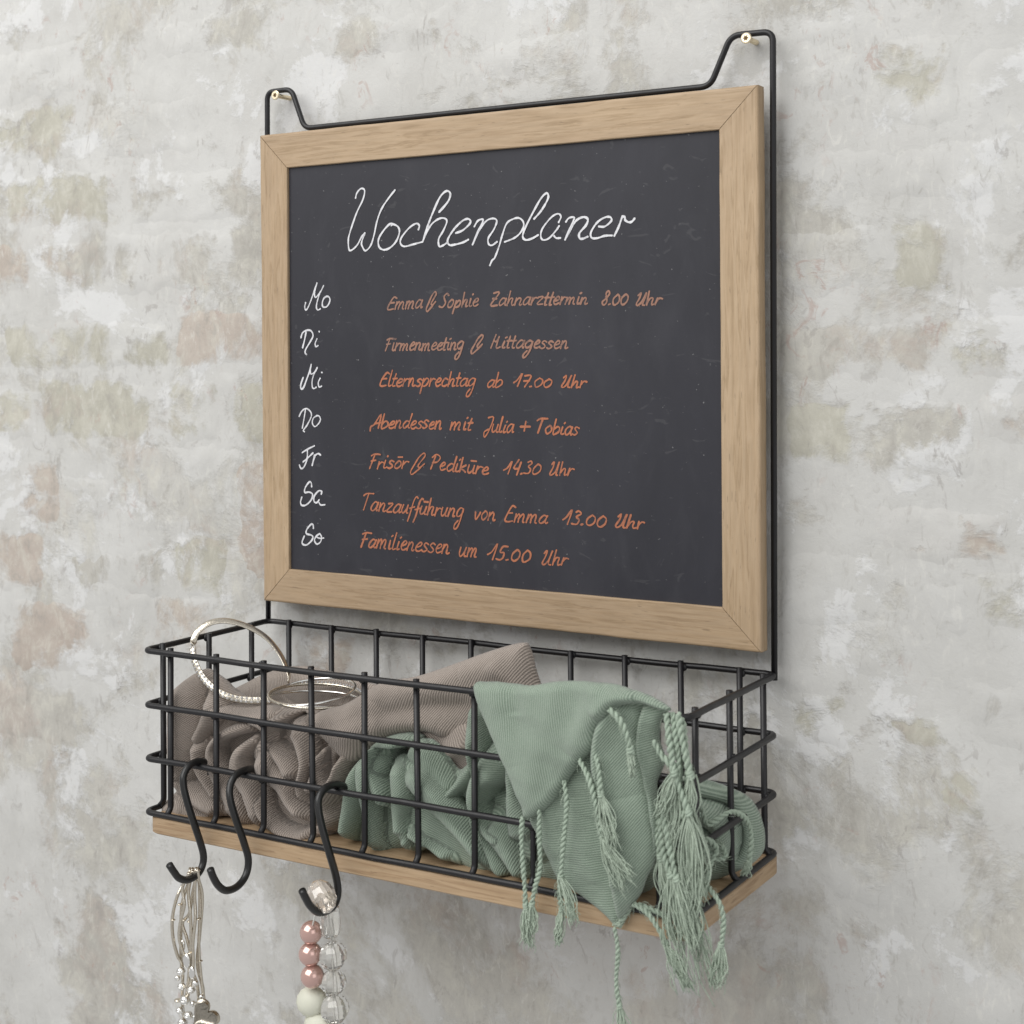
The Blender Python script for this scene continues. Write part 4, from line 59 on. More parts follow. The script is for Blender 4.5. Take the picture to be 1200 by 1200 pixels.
# ------------------------------------------------------------ materials
def mat(name, col=(.5,.5,.5), rough=.5, metal=0.0, **k):
    m = bpy.data.materials.new(name); m.use_nodes = True
    b = m.node_tree.nodes['Principled BSDF']
    b.inputs['Base Color'].default_value = (*col, 1); b.inputs['Roughness'].default_value = rough; b.inputs['Metallic'].default_value = metal
    for kk, v in k.items(): b.inputs[kk.replace('_', ' ')].default_value = v
    return m
class NT:
    def __init__(s, m): s.t = m.node_tree; s.b = s.t.nodes['Principled BSDF']
    def n(s, typ, **k):
        nd = s.t.nodes.new(typ)
        for a, v in k.items():
            if a.startswith('i_'):
                key = a[2:].replace('_', ' ')
                nd.inputs[int(key) if key.isdigit() else key].default_value = v
            else: setattr(nd, a, v)
        return nd
    def l(s, a, b): s.t.links.new(a, b)
    def coord(s, out='Object', scale=(1,1,1), loc=(0,0,0), rot=(0,0,0)):
        c = s.n('ShaderNodeTexCoord'); mp = s.n('ShaderNodeMapping'); mp.inputs['Scale'].default_value = scale; mp.inputs['Location'].default_value = loc; mp.inputs['Rotation'].default_value = rot
        s.l(c.outputs[out], mp.inputs[0]); return mp.outputs[0]
    def noise(s, vec, scale, detail=4, rough=.55, dist=0):
        nd = s.n('ShaderNodeTexNoise'); nd.inputs['Scale'].default_value = scale; nd.inputs['Detail'].default_value = detail; nd.inputs['Roughness'].default_value = rough; nd.inputs['Distortion'].default_value = dist
        s.l(vec, nd.inputs['Vector']); return nd.outputs['Fac']
    def ramp(s, fac, stops, interp='LINEAR'):
        r = s.n('ShaderNodeValToRGB'); r.color_ramp.interpolation = interp
        e = r.color_ramp.elements
        e[0].position, e[0].color = stops[0][0], (*stops[0][1], 1); e[1].position, e[1].color = stops[-1][0], (*stops[-1][1], 1)
        for p, c in stops[1:-1]:
            q = e.new(p); q.color = (*c, 1)
        s.l(fac, r.inputs[0]); return r.outputs[0]
    def mix(s, fac, a, b, bt='MIX'):
        m = s.n('ShaderNodeMix', data_type='RGBA', blend_type=bt)
        for sock, v in ((m.inputs[0], fac), (m.inputs[6], a), (m.inputs[7], b)):
            if isinstance(v, (int, float)): sock.default_value = v
            elif isinstance(v, tuple): sock.default_value = (*v, 1)
            else: s.l(v, sock)
        return m.outputs[2]
    def math(s, op, a, b=0.0, clamp=False):
        m = s.n('ShaderNodeMath', operation=op); m.use_clamp = clamp
        for i, v in enumerate((a, b)):
            if isinstance(v, (int, float)): m.inputs[i].default_value = v
            else: s.l(v, m.inputs[i])
        return m.outputs[0]
    def bump(s, h, strength=.3, dist=.001, prev=None):
        b = s.n('ShaderNodeBump'); b.inputs['Strength'].default_value = strength; b.inputs['Distance'].default_value = dist
        s.l(h, b.inputs['Height'])
        if prev is not None: s.l(prev, b.inputs['Normal'])
        return b.outputs[0]
g3 = lambda v: (v, v, v)

def wall_material(name, kind):
    # worn whitewash over old brick: where the wash is thin the beige, olive or reddish brick shows through
    m = mat(name, rough=.92); t = NT(m)
    v = t.coord(scale=(1, 1, .85))
    big = t.noise(v, 6.5, 9, .66, .3); mid = t.noise(t.coord(loc=(5,1,9)), 17, 9, .72, .5); tint = t.noise(t.coord(loc=(3,1,2)), 9, 7, .66, .4)
    fine = t.noise(t.coord(scale=(1,1,.6), loc=(8,3,3)), 70, 8, .75, .5)
    u1, u2 = {'base': ((.50,.485,.445), (.415,.40,.365)), 'w': ((.54,.53,.50), (.47,.46,.43)), 'o': ((.49,.475,.41), (.415,.40,.34)),
              'p': ((.485,.435,.385), (.41,.355,.31)), 'g': ((.49,.475,.435), (.41,.395,.36))}[kind]
    under = t.ramp(tint, [(.38, u2), (.62, u1)])
    under = t.mix(t.ramp(t.noise(t.coord(loc=(7,4,1)), 13, 8, .72, .4), [(.52, g3(0)), (.64, g3(.6))]), under, (.45,.385,.34))
    under = t.mix(t.ramp(fine, [(.50, g3(0)), (.62, g3(.5))]), under, (.58,.565,.50))
    under = t.mix(t.ramp(fine, [(.36, g3(.55)), (.46, g3(0))]), under, (.33,.31,.28))
    wash = t.ramp(t.noise(t.coord(loc=(1,1,6)), 11, 7, .62), [(.36, (.51,.505,.485)), (.60, (.58,.577,.56))])
    amt = t.math('ADD', t.math('MULTIPLY', big, .62), t.math('MULTIPLY', mid, .38))
    if kind == 'base': amt = t.math('ADD', amt, .012)
    else:
        at = t.n('ShaderNodeAttribute', attribute_name='smear')
        amt = t.math('ADD', t.math('SUBTRACT', amt, t.math('MULTIPLY', at.outputs['Fac'], .05 if kind == 'w' else .095)), .045)
    cover = t.ramp(amt, [(.455, g3(0)), (.505, g3(.92))])
    c = t.mix(cover, under, wash)
    bright = t.math('MULTIPLY', t.ramp(t.noise(t.coord(loc=(2,8,4)), 10, 9, .70, .3), [(.545, g3(0)), (.575, g3(1))]), t.ramp(amt, [(.46, g3(0)), (.50, g3(.85))]))
    c = t.mix(bright, c, (.64,.64,.635))
    # short vertical worm-like brush marks
    where = t.ramp(t.noise(t.coord(loc=(6,6,1)), 8, 4, .6), [(.42, g3(.2)), (.62, g3(1))])
    st = t.noise(t.coord(scale=(1,1,.42)), 150, 4, .7, 1.0)
    c = t.mix(t.math('MULTIPLY', t.ramp(st, [(.56, g3(0)), (.68, g3(.55))]), where), c, (.66,.65,.61))
    c = t.mix(t.math('MULTIPLY', t.ramp(st, [(.32, g3(.55)), (.43, g3(0))]), where), c, (.38,.365,.335))
    ch = t.noise(t.coord(scale=(1,1,.55), loc=(1,5,3)), 75, 4, .75, .8)
    cl = t.noise(t.coord(loc=(9,2,8)), 9, 4, .65)
    fl = t.math('MULTIPLY', t.ramp(ch, [(.58, g3(0)), (.64, g3(1))]), t.ramp(cl, [(.47, g3(0)), (.58, g3(1))]))
    c = t.mix(t.math('MULTIPLY', fl, .5), c, (.33,.31,.29))
    ch2 = t.noise(t.coord(scale=(1,1,.7), loc=(11,5,3)), 60, 4, .75, 1.2)
    cl2 = t.noise(t.coord(loc=(4,7,5)), 8, 4, .65)
    fl2 = t.math('MULTIPLY', t.ramp(ch2, [(.58, g3(0)), (.65, g3(1))]), t.ramp(cl2, [(.53, g3(0)), (.61, g3(1))]))
    c = t.mix(t.math('MULTIPLY', fl2, .5), c, (.40,.28,.24))
    t.l(c, t.b.inputs['Base Color'])
    h = t.noise(t.coord(), 50, 9, .72, .4)
    b = t.bump(cover, .5, .0011); b = t.bump(bright, .35, .0006, b); b = t.bump(h, .38, .0022, b); b = t.bump(t.math('MULTIPLY', st, where), .35, .0009, b); b = t.bump(fl, -.7, .0012, b)
    t.l(b, t.b.inputs['Normal'])
    return m

def wood_material(name, c1, c2, c3, uvscale=1.0):
    m = mat(name, rough=.55); t = NT(m)
    uv = t.coord('UV', scale=(1, 1, 1))
    g1 = t.coord('UV', scale=(.10, 1, 1)); w = t.noise(g1, 420, 5, .6, .3)       # fine fibres
    g2 = t.coord('UV', scale=(.06, 1, 1)); w2 = t.noise(g2, 230, 4, .55, .5)     # growth rings
    g4 = t.coord('UV', scale=(.25, 1, 1)); w3 = t.noise(g4, 14, 3, .5, .5)
    c = t.ramp(w2, [(.30, c2), (.40, c1), (.52, c3), (.56, c1), (.60, c2), (.63, c1)])
    c = t.mix(1.0, c, t.ramp(w, [(.35, g3(.91)), (.6, g3(1.02))]), 'MULTIPLY')
    c = t.mix(1.0, c, t.ramp(w3, [(.35, (.88,.86,.84)), (.65, (1.04,1.03,1.0))]), 'MULTIPLY')
    po = t.noise(t.coord('UV', scale=(.12, 1, 1), loc=(4,3,0)), 700, 2, .5)
    c = t.mix(t.ramp(po, [(.66, g3(0)), (.72, g3(.55))]), c, tuple(x*.5 for x in c2))
    t.l(c, t.b.inputs['Base Color'])
    b = t.bump(w, .35, .0003); b = t.bump(w2, .25, .0004, b); t.l(b, t.b.inputs['Normal'])
    t.l(t.ramp(w, [(.3, g3(.68)), (.7, g3(.48))]), t.b.inputs['Roughness'])
    return m

def cloth_material(name, c1, c2, c3):
    m = mat(name, rough=.95); t = NT(m)
    t.b.inputs['Sheen Weight'].default_value = .25; t.b.inputs['Sheen Roughness'].default_value = .6
    t.b.inputs['Specular IOR Level'].default_value = .15
    uvn = t.n('ShaderNodeTexCoord').outputs['UV']
    # twill: UV in millimetres, ribs every 1.5 mm, wobbling slightly
    sep = t.n('ShaderNodeSeparateXYZ'); t.l(uvn, sep.inputs[0])
    wob = t.noise(uvn, .09, 3, .5); wob2 = t.noise(uvn, .7, 2, .5)
    ph = t.math('ADD', t.math('ADD', t.math('MULTIPLY', sep.outputs[0], 2*math.pi/1.35), t.math('MULTIPLY', wob, 3.5)), t.math('MULTIPLY', wob2, 1.6))
    rib = t.math('ADD', t.math('MULTIPLY', t.math('SINE', ph), .5), .5)
    cr = t.math('ADD', t.math('MULTIPLY', t.math('SINE', t.math('ADD', t.math('MULTIPLY', sep.outputs[1], 2*math.pi/.9), t.math('MULTIPLY', sep.outputs[0], 2.6))), .5), .5)
    sp = t.noise(uvn, 2.4, 3, .7); soft = t.noise(uvn, .05, 4, .6)
    c = t.mix(rib, c2, c1)
    c = t.mix(t.math('MULTIPLY', cr, .25), c, c2)
    c = t.mix(t.ramp(sp, [(.5, g3(0)), (.72, g3(.6))]), c, c3)
    c = t.mix(1.0, c, t.ramp(soft, [(.3, g3(.93)), (.7, g3(1.05))]), 'MULTIPLY')
    t.l(c, t.b.inputs['Base Color'])
    h = t.math('ADD', rib, t.math('MULTIPLY', cr, .35))
    b = t.bump(h, .75, .00042); b = t.bump(sp, .3, .0003, b); t.l(b, t.b.inputs['Normal'])
    return m

def chalkboard_material():
    m = mat('chalkboard_black', (.045,.045,.05), .55); t = NT(m)
    v = t.coord(); a = t.noise(t.coord(scale=(1,1,.7)), 5.5, 7, .66, 1.2); b_ = t.noise(t.coord(scale=(1,1,.4)), 40, 5, .65, .6)
    d = t.noise(t.coord(loc=(3,3,3)), 420, 2, .5)
    c = t.ramp(a, [(.3, (.017,.017,.0235)), (.7, (.028,.028,.037))])
    c = t.mix(t.ramp(b_, [(.5, g3(0)), (.8, g3(.10))]), c, (.14,.14,.15))
    sc_ = t.noise(t.coord(scale=(.5,1,1), rot=(0,.5,0)), 90, 3, .5, 2.0)
    c = t.mix(t.ramp(sc_, [(.66, g3(0)), (.70, g3(.10))]), c, (.2,.2,.2))
    c = t.mix(t.ramp(d, [(.735, g3(0)), (.76, g3(.5))]), c, (.3,.3,.3))
    t.b.inputs['Specular IOR Level'].default_value = .42
    t.l(c, t.b.inputs['Base Color']); t.l(t.ramp(b_, [(.3, g3(.5)), (.7, g3(.62))]), t.b.inputs['Roughness'])
    t.l(t.bump(d, .1, .0002), t.b.inputs['Normal'])
    return m

def chalk_material(name, c1, c2, wear):
    m = mat(name, c1, .9); t = NT(m)
    n_ = t.noise(t.coord(), 1500, 3, .7); n2 = t.noise(t.coord(), 90, 3, .6); n3 = t.noise(t.coord(loc=(3,3,3)), 260, 3, .6)
    c = t.mix(t.ramp(n_, [(.35, g3(.8)), (.6, g3(0))]), c1, c2); c = t.mix(t.ramp(n2, [(.4, g3(.0)), (.65, g3(.45))]), c, c2)
    c = t.mix(t.ramp(n3, [(.55, g3(0)), (.72, g3(wear))]), c, (.07,.065,.07))
    t.l(c, t.b.inputs['Base Color']); return m

def wire_material():
    m = mat('black_powder_coat', (.006,.0056,.007), .40); t = NT(m)
    n_ = t.noise(t.coord(), 500, 3, .6)
    t.l(t.bump(n_, .25, .0003), t.b.inputs['Normal'])
    t.l(t.ramp(t.noise(t.coord(), 60, 3, .5), [(.3, g3(.36)), (.7, g3(.5))]), t.b.inputs['Roughness'])
    return m

M = dict(
    wall=wall_material('whitewashed_plaster', 'base'), w=wall_material('whitewashed_brick', 'w'), o=wall_material('olive_brick', 'o'),
    p=wall_material('pinkish_brick', 'p'), g=wall_material('grey_brick', 'g'),
    wood=wood_material('pale_oak', (.415,.30,.190), (.345,.245,.148), (.445,.33,.217)),
    wood2=wood_material('tan_oak', (.40,.28,.17), (.33,.22,.13), (.45,.325,.205)),
    taupe=cloth_material('taupe_twill', (.45,.385,.335), (.205,.17,.145), (.55,.485,.43)),
    green=cloth_material('sage_twill', (.335,.405,.325), (.16,.215,.165), (.44,.50,.42)),
    board=chalkboard_material(), white=chalk_material('white_chalk', (.80,.80,.82), (.55,.55,.58), .35),
    orange=chalk_material('orange_chalk', (.50,.175,.085), (.30,.12,.075), .6), orange_faded=chalk_material('faded_orange_chalk', (.37,.19,.13), (.24,.14,.11), .75),
    wire=wire_material(), hook=mat('black_hook', (.012,.012,.012), .33),
    brass=mat('brass', (.80,.69,.50), .3, 1.0), brass_dark=mat('brass_recess', (.10,.06,.02), .5, .6),
    silver=mat('aged_silver', (.72,.66,.56), .22, 1.0), silver_pale=mat('polished_silver', (.86,.85,.82), .16, 1.0),
    cord=mat('sage_cord', (.38,.46,.37), .95), fray=mat('sage_fray', (.44,.52,.42), .95),
    stone=mat('rhinestone', (.95,.95,.97), .03, 0.0, Transmission_Weight=.5, IOR=2.0),
    crystal=mat('clear_crystal', (.96,.95,.91), .03, 0.0, Transmission_Weight=.86, IOR=1.62),
    amber=mat('champagne_crystal', (.97,.88,.78), .02, 0.0, Transmission_Weight=.72, IOR=1.75, Coat_Weight=1.0),
    pearl=mat('pink_pearl', (.62,.40,.35), .16, 0.6, Coat_Weight=.8, Coat_Roughness=.08),
    frosted=mat('frosted_white', (.80,.80,.68), .55, 0.0, Transmission_Weight=.25),
    label=mat('string', (.7,.7,.66), .5),
)
def speckle(m, amount=.35):
    t = NT(m); n_ = t.noise(t.coord(), 700, 3, .7); base = tuple(t.b.inputs['Base Color'].default_value)[:3]
    t.l(t.mix(t.ramp(n_, [(.35, g3(amount)), (.65, g3(0))]), base, tuple(x*.5 for x in base)), t.b.inputs['Base Color'])
    t.l(t.bump(n_, .5, .0004), t.b.inputs['Normal'])
speckle(M['cord']); speckle(M['fray'], .5); speckle(M['silver'], .3)

# ------------------------------------------------------------ object helpers
def obj(name, me, m=None, parent=None, smooth=True):
    o = bpy.data.objects.new(name, me); COL.objects.link(o)
    if m is not None:
        for x in (m if isinstance(m, (list, tuple)) else [m]): me.materials.append(x)
    if parent is not None: o.parent = parent
    if smooth and len(me.polygons): me.shade_smooth()
    return o
def tag(o, label=None, cat=None, group=None, kind=None):
    for k, v in (('label', label), ('category', cat), ('group', group), ('kind', kind)):
        if v: o[k] = v
    return o
def thing(name, label, cat, loc=(0,0,0), group=None):
    # parts keep world coordinates: the empty sits at the base, children are offset by its inverse
    o = bpy.data.objects.new(name, None); COL.objects.link(o); o.location = loc; o.empty_display_size = .02
    return tag(o, label, cat, group)
def part(name, me, m, parent, smooth=True):
    o = obj(name, me, m, parent, smooth)
    p = parent; off = Vector((0,0,0))
    while p is not None: off += p.location; p = p.parent
    o.location = -off if not parent.parent else (0,0,0)
    return o
class MB:
    def __init__(s): s.v = []; s.f = []; s.mi = []
    def add(s, vs, fs, mi=0):
        o = len(s.v); s.v += [tuple(v) for v in vs]; s.f += [tuple(i+o for i in f) for f in fs]; s.mi += [mi]*len(fs)
    def mesh(s, name='m'):
        me = bpy.data.meshes.new(name); me.from_pydata(s.v, [], s.f); me.update()
        if any(s.mi): me.polygons.foreach_set('material_index', s.mi)
        return me
def catmull(P, n=6, closed=False):
    P = [np.array(p, float) for p in P]; N = len(P); out = []
    rng = range(N if closed else N-1)
    for i in rng:
        if closed: p0, p1, p2, p3 = P[(i-1) % N], P[i], P[(i+1) % N], P[(i+2) % N]
        else: p0, p1, p2, p3 = P[max(i-1, 0)], P[i], P[i+1], P[min(i+2, N-1)]
        for k in range(n):
            t = k/n; out.append(.5*((2*p1)+(-p0+p2)*t+(2*p0-5*p1+4*p2-p3)*t*t+(-p0+3*p1-3*p2+p3)*t**3))
    if not closed: out.append(P[-1])
    return out
def fillet(P, r, n=6, closed=False):
    P = [Vector(p) for p in P]; N = len(P); out = []
    for i in range(N):
        if not closed and i in (0, N-1): out.append(P[i]); continue
        a, b, c = P[i-1], P[i], P[(i+1) % N]
        u = (a-b).normalized(); w = (c-b).normalized()
        d = min(r, (a-b).length*.49, (c-b).length*.49); p, q = b+u*d, b+w*d
        for k in range(n+1):
            t = k/n; out.append(p*(1-t)**2 + b*2*t*(1-t) + q*t*t)
    return out
def tube(mb, P, r, sides=10, closed=False, cap=True, mi=0, squash=None):
    P = [Vector(p) for p in P]; N = len(P)
    R = r if hasattr(r, '__len__') else [r]*N
    T = []
    for i in range(N):
        a = P[i-1] if (i or closed) else P[i]; b = P[(i+1) % N] if (i < N-1 or closed) else P[i]
        d = b-a; T.append(d.normalized() if d.length > 1e-12 else Vector((0,0,1)))
    nrm = T[0].orthogonal().normalized(); V = []
    F0 = None
    for i in range(N):
        nrm = (nrm - T[i]*nrm.dot(T[i]))
        nrm = nrm.normalized() if nrm.length > 1e-9 else T[i].orthogonal().normalized()
        bn = T[i].cross(nrm)
        for k in range(sides):
            a = 2*math.pi*k/sides; V.append(P[i] + (nrm*math.cos(a)+bn*math.sin(a))*R[i])
    F = []
    for i in range(N if closed else N-1):
        j = (i+1) % N
        off = 0
        if closed and i == N-1:   # match the seam
            best = min(range(sides), key=lambda s_: (V[i*sides]-V[(s_) % sides]).length); off = best
        for k in range(sides):
            F.append((i*sides+k, i*sides+(k+1) % sides, j*sides+(k+1+off) % sides, j*sides+(k+off) % sides))
    if cap and not closed:
        F.append(tuple(range(sides))[::-1]); F.append(tuple((N-1)*sides+k for k in range(sides)))
    mb.add(V, F, mi)
def tube_mesh(P, r, sides=10, closed=False):
    mb = MB(); tube(mb, P, r, sides, closed); return mb.mesh()
def sphere(mb, c, r, seg=16, ring=10, sc=(1,1,1), mi=0, M3=None):
    V = []; F = []
    for i in range(ring+1):
        th = math.pi*i/ring
        for k in range(seg):
            a = 2*math.pi*k/seg
            v = Vector((math.sin(th)*math.cos(a)*r*sc[0], math.sin(th)*math.sin(a)*r*sc[1], math.cos(th)*r*sc[2]))
            if M3 is not None: v = M3 @ v
            V.append(Vector(c)+v)
    for i in range(ring):
        for k in range(seg): F.append((i*seg+k, (i+1)*seg+k, (i+1)*seg+(k+1) % seg, i*seg+(k+1) % seg))
    mb.add(V, F, mi)
def bevel_box(x0, x1, y0, y1, z0, z1, b, seg=3):
    bm = bmesh.new(); bmesh.ops.create_cube(bm, size=1)
    for v in bm.verts: v.co = Vector(((x0+x1)/2+v.co.x*(x1-x0), (y0+y1)/2+v.co.y*(y1-y0), (z0+z1)/2+v.co.z*(z1-z0)))
    bmesh.ops.bevel(bm, geom=bm.edges[:], offset=b, segments=seg, affect='EDGES', profile=.6)
    me = bpy.data.meshes.new('m'); bm.to_mesh(me); bm.free(); return me
def add_uv(me, fn):
    uv = me.uv_layers.new(name='UVMap')
    for l in me.loops: uv.data[l.index].uv = fn(me.vertices[l.vertex_index].co)

# ------------------------------------------------------------ wall of whitewashed brick
wall = thing('plastered_brick_wall', 'whitewashed old brick wall with worn plaster behind the hanging board', 'wall', (.12, 0, -.5))
def fbm(x, z, s, seed=0., oct=4):
    return noise.fractal(Vector((x*s+seed, seed*1.7, z*s)), .8, 2.1, oct)
def plaster_h(x, z):   # metres towards the camera
    return .0011*fbm(x, z, 9, 3.1) + .0007*fbm(x, z, 34, 8.2)
nx, nz = 330, 300
xs = np.linspace(-.62, .95, nx); zs = np.linspace(-.62, .78, nz)
V = []; 
for z in zs:
    for x in xs: V.append((x, -plaster_h(x, z), z))
F = [(j*nx+i, j*nx+i+1, (j+1)*nx+i+1, (j+1)*nx+i) for j in range(nz-1) for i in range(nx-1)]
me = bpy.data.meshes.new('plaster'); me.from_pydata(V, [], F); me.update()
part('plaster', me, M['wall'], wall)
def relief_patch(x0, z0, x1, z1, kind, seed, proud):
    x0, z0, x1, z1 = (v*MM for v in (x0, z0, x1, z1)); mx = .008
    n1 = max(8, int((x1-x0+2*mx)/.004)); n2 = max(6, int((z1-z0+2*mx)/.004)); V = []; SM = []
    for j in range(n2+1):
        for i in range(n1+1):
            x = x0-mx+(x1-x0+2*mx)*i/n1; z = z0-mx+(z1-z0+2*mx)*j/n2
            d = min(x-x0, x1-x, z-z0, z1-z)
            if x-x0 < .012 and z-z0 < .012: d -= .003
            d += .006*fbm(x, z, 22, seed, 5)+.003*fbm(x, z, 95, seed, 3)
            e = max(-1, min(1, d/.0075)); h = plaster_h(x, z) + proud*e - .00015 + .0006*fbm(x, z, 60, seed+4)*max(e, 0)
            V.append((x, -h, z)); SM.append(max(0, min(1, .35+.40*e+.25*max(0, min(1, d/.02)))))
    F = [(j*(n1+1)+i, j*(n1+1)+i+1, (j+1)*(n1+1)+i+1, (j+1)*(n1+1)+i) for j in range(n2) for i in range(n1)]
    me = bpy.data.meshes.new('brick'); me.from_pydata(V, [], F); me.update()
    a = me.attributes.new('smear', 'FLOAT', 'POINT'); a.data.foreach_set('value', SM)
    return me
for k, (t_, x0, z0, x1, z1, kind) in enumerate(BRICKS):
    part('brick' if t_ == 'b' else 'plaster_patch', relief_patch(x0, z0, x1, z1, kind, k*3.7+1, .0010 if t_ == 'b' else .0008), M[kind], wall)

# ------------------------------------------------------------ the hanging organiser: chalkboard, hanger wire, basket
rack = thing('hanging_wall_organizer', 'oak framed black chalkboard with a black wire basket below, hung on two brass screws', 'wall organizer', (.2, -.012, -.141))
YF, YB = -.0245, -.0140
OUT = [(.0010, .0010), (.3996, -.0012), (.3996, .3524), (.0004, .3516)]     # outer corners of the frame, x z
INN = [(.0258, .0262), (.3735, .0250), (.3735, .3262), (.0262, .3255)]
def rail(i, name):
    j = (i+1) % 4; a, b = Vector((OUT[i][0], 0, OUT[i][1])), Vector((OUT[j][0], 0, OUT[j][1]))
    c, d = Vector((INN[i][0], 0, INN[i][1])), Vector((INN[j][0], 0, INN[j][1]))
    along = (b-a).normalized(); gap = .00022
    a += along*gap; b -= along*gap; c += along*gap; d -= along*gap
    inn = (c-a+d-b).normalized(); inn = (inn - along*inn.dot(along)).normalized()
    # profile from the back outer edge round the front to the back inner edge: (t across 0..1, y, inset m)
    prof = [(0, YB), (0, YF+.0016), (.0003, YF+.0007), (.0008, YF+.00025), (.0016, YF), (.0245, YF), (.0249, YF+.0004), (.0250, YF+.0010), (.0250, YB)]
    n = 60; V = []; UV = []
    W_ = .025
    for s in range(n+1):
        t = s/n
        for q, (o_, y) in enumerate(prof):
            k = o_/W_
            p = a.lerp(c, k).lerp(b.lerp(d, k), t)
            w = .00035*fbm(p.x+i, p.z, 22, 5)*(1 if q < 5 else .5)
            p = p + inn*w; V.append((p.x, y+.00018*fbm(p.x, p.z, 40, i), p.z)); UV.append(((p-a).dot(along)+i*.73, (p-a).dot(inn)+i*.31+(y-YF)*1.0))
    m_ = len(prof)
    F = [(s*m_+q, s*m_+q+1, (s+1)*m_+q+1, (s+1)*m_+q) for s in range(n) for q in range(m_-1)]
    F += [(s*m_+m_-1, s*m_, (s+1)*m_, (s+1)*m_+m_-1) for s in range(n)]
    F += [tuple(range(m_)), tuple(n*m_+q for q in range(m_))[::-1]]
    me = bpy.data.meshes.new('rail'); me.from_pydata(V, [], F); me.update()
    uv = me.uv_layers.new(name='UVMap')
    for l in me.loops: uv.data[l.index].uv = UV[l.vertex_index]
    bm = bmesh.new(); bm.from_mesh(me); bmesh.ops.recalc_face_normals(bm, faces=bm.faces[:]); bm.to_mesh(me); bm.free()
    return part(name, me, M['wood'], rack, smooth=False)
for i in range(4): rail(i, 'frame_rail')
# the board
me = bpy.data.meshes.new('b'); x0, x1, z0, z1 = .022, .378, .022, .330
me = bevel_box(x0, x1, -.0219, -.0165, z0, z1, .0002, 1)
board = part('chalkboard', me, M['board'], rack, smooth=False)
def writing(strokes, width, m, name, label, smooth_n=5):
    mb = MB(); y = -.02205
    for st in strokes:
        P = catmull([(a*MM, y, b*MM) for a, b in st], smooth_n) if len(st) > 2 else [Vector((a*MM, y, b*MM)) for a, b in st]
        P = [Vector(p) for p in P]; n = len(P); L = []; Rr = []
        ph = random.random()*9; sw = random.uniform(.86, 1.16)
        for i in range(n):
            d = P[min(i+1, n-1)]-P[max(i-1, 0)]; d.y = 0
            d = d.normalized() if d.length > 1e-9 else Vector((1,0,0)); nn = Vector((-d.z, 0, d.x))
            dz_ = -3e-6*i; w = width*.5*sw*(1+.15*math.sin(i*.55+ph)+random.uniform(-.12, .12))
            L.append(P[i]+nn*w+Vector((0, dz_, 0))); Rr.append(P[i]-nn*w+Vector((0, dz_, 0)))
        dy = Vector((0, -.00012*random.random(), 0))
        mb.add([v+dy for v in L+Rr], [(i, i+1, n+i+1, n+i) for i in range(n-1)])
        for e in (0, n-1):      # round ends
            c = P[e]+dy+Vector((0, -3e-6*e-(2e-6 if e else -2e-6), 0)); k = 10
            mb.add([c+Vector((math.cos(2*math.pi*q/k)*width*.52, 0, math.sin(2*math.pi*q/k)*width*.52)) for q in range(k)], [tuple(range(k))])
    me = mb.mesh()
    bm = bmesh.new(); bm.from_mesh(me); bmesh.ops.recalc_face_normals(bm, faces=bm.faces[:])
    for f in bm.faces:
        if f.normal.y > 0: f.normal_flip()
    bm.to_mesh(me); bm.free()
    o = part(name, me, m, board, smooth=False); o['label'] = label; return o
writing(TITLE, .00135, M['white'], 'handwriting', "large white chalk title 'Wochenplaner'", 8)
for w_, s in DAYS.items(): writing(s, .00112, M['white'], 'handwriting', "white chalk weekday '%s'" % w_)
for k_, (w_, s) in enumerate(NOTES): writing(s, .00118, M['orange' if k_ > 8 else 'orange_faded'], 'handwriting', "orange chalk writing '%s'" % w_, 4)

WR = .00203
# hanger wire: up the right side, over both screws, down the left side
P = fillet([tuple(c*MM for c in p) for p in HANGER], .0065, 8)
part('hanger_wire', tube_mesh(P, WR, 12), M['wire'], rack)
BX0, BX1, RB, RF = -.0042, .4042, -.0120, -.1452
ZL = [-.0168, -.0540, -.0908, -.1279]
for z in ZL:
    P = fillet([(BX0, RB, z), (BX1, RB, z), (BX1, RF, z), (BX0, RF, z)], .0075, 7, True)
    # subdivide the long sides so that a slight hand-welded waver shows
    Q = []
    for i in range(len(P)):
        a, b = P[i], P[(i+1) % len(P)]; n = max(1, int((b-a).length/.02))
        for k in range(n):
            p = a.lerp(b, k/n); Q.append(p+Vector((0, .0004*fbm(p.x, z, 12, 1), .0007*fbm(p.x, p.y, 10, 6+z*90))))
    part('horizontal_wire', tube_mesh(Q, WR if z != ZL[3] else .0020, 12, True), M['wire'], rack)
def upright(x, y, inx, iny):
    # stands inside the rings, foot bent out onto the lowest ring, small weld at each crossing
    mb = MB(); lean = Vector((random.uniform(-.0009, .0009), 0, random.uniform(-.0008, .0006)))
    o_ = Vector((-inx, -iny, 0))*.0038
    P = fillet([Vector((x, y, ZL[0]+.0030))+lean, Vector((x, y, ZL[3]+.0045)), Vector((x, y, ZL[3]+.0008))+o_], .0045, 5)
    tube(mb, P, WR, 10)
    for z in ZL[:3]:
        c = Vector((x, y, z)) + o_*.5
        sphere(mb, c - Vector((0,0,random.uniform(.0002,.0014))), .0019, 8, 6, (random.uniform(1.2,1.7) if inx == 0 else .85, random.uniform(1.2,1.7) if iny == 0 else .85, 1.45))
    part('upright_wire', mb.mesh(), M['wire'], rack)
YSIDE = (-0.1267, -0.0762, -0.0232)
XF = [.0163+.04091*k for k in range(10)]
for x in XF: upright(x, RF+.0037, 0, 1)
for x in [.0176+.04045*k for k in range(10)]: upright(x, RB-.0037, 0, -1)
for y in YSIDE: upright(BX1-.0037, y, -1, 0)
for y in (-.0370, -.0840, -.1305): upright(BX0+.0037, y, 1, 0)
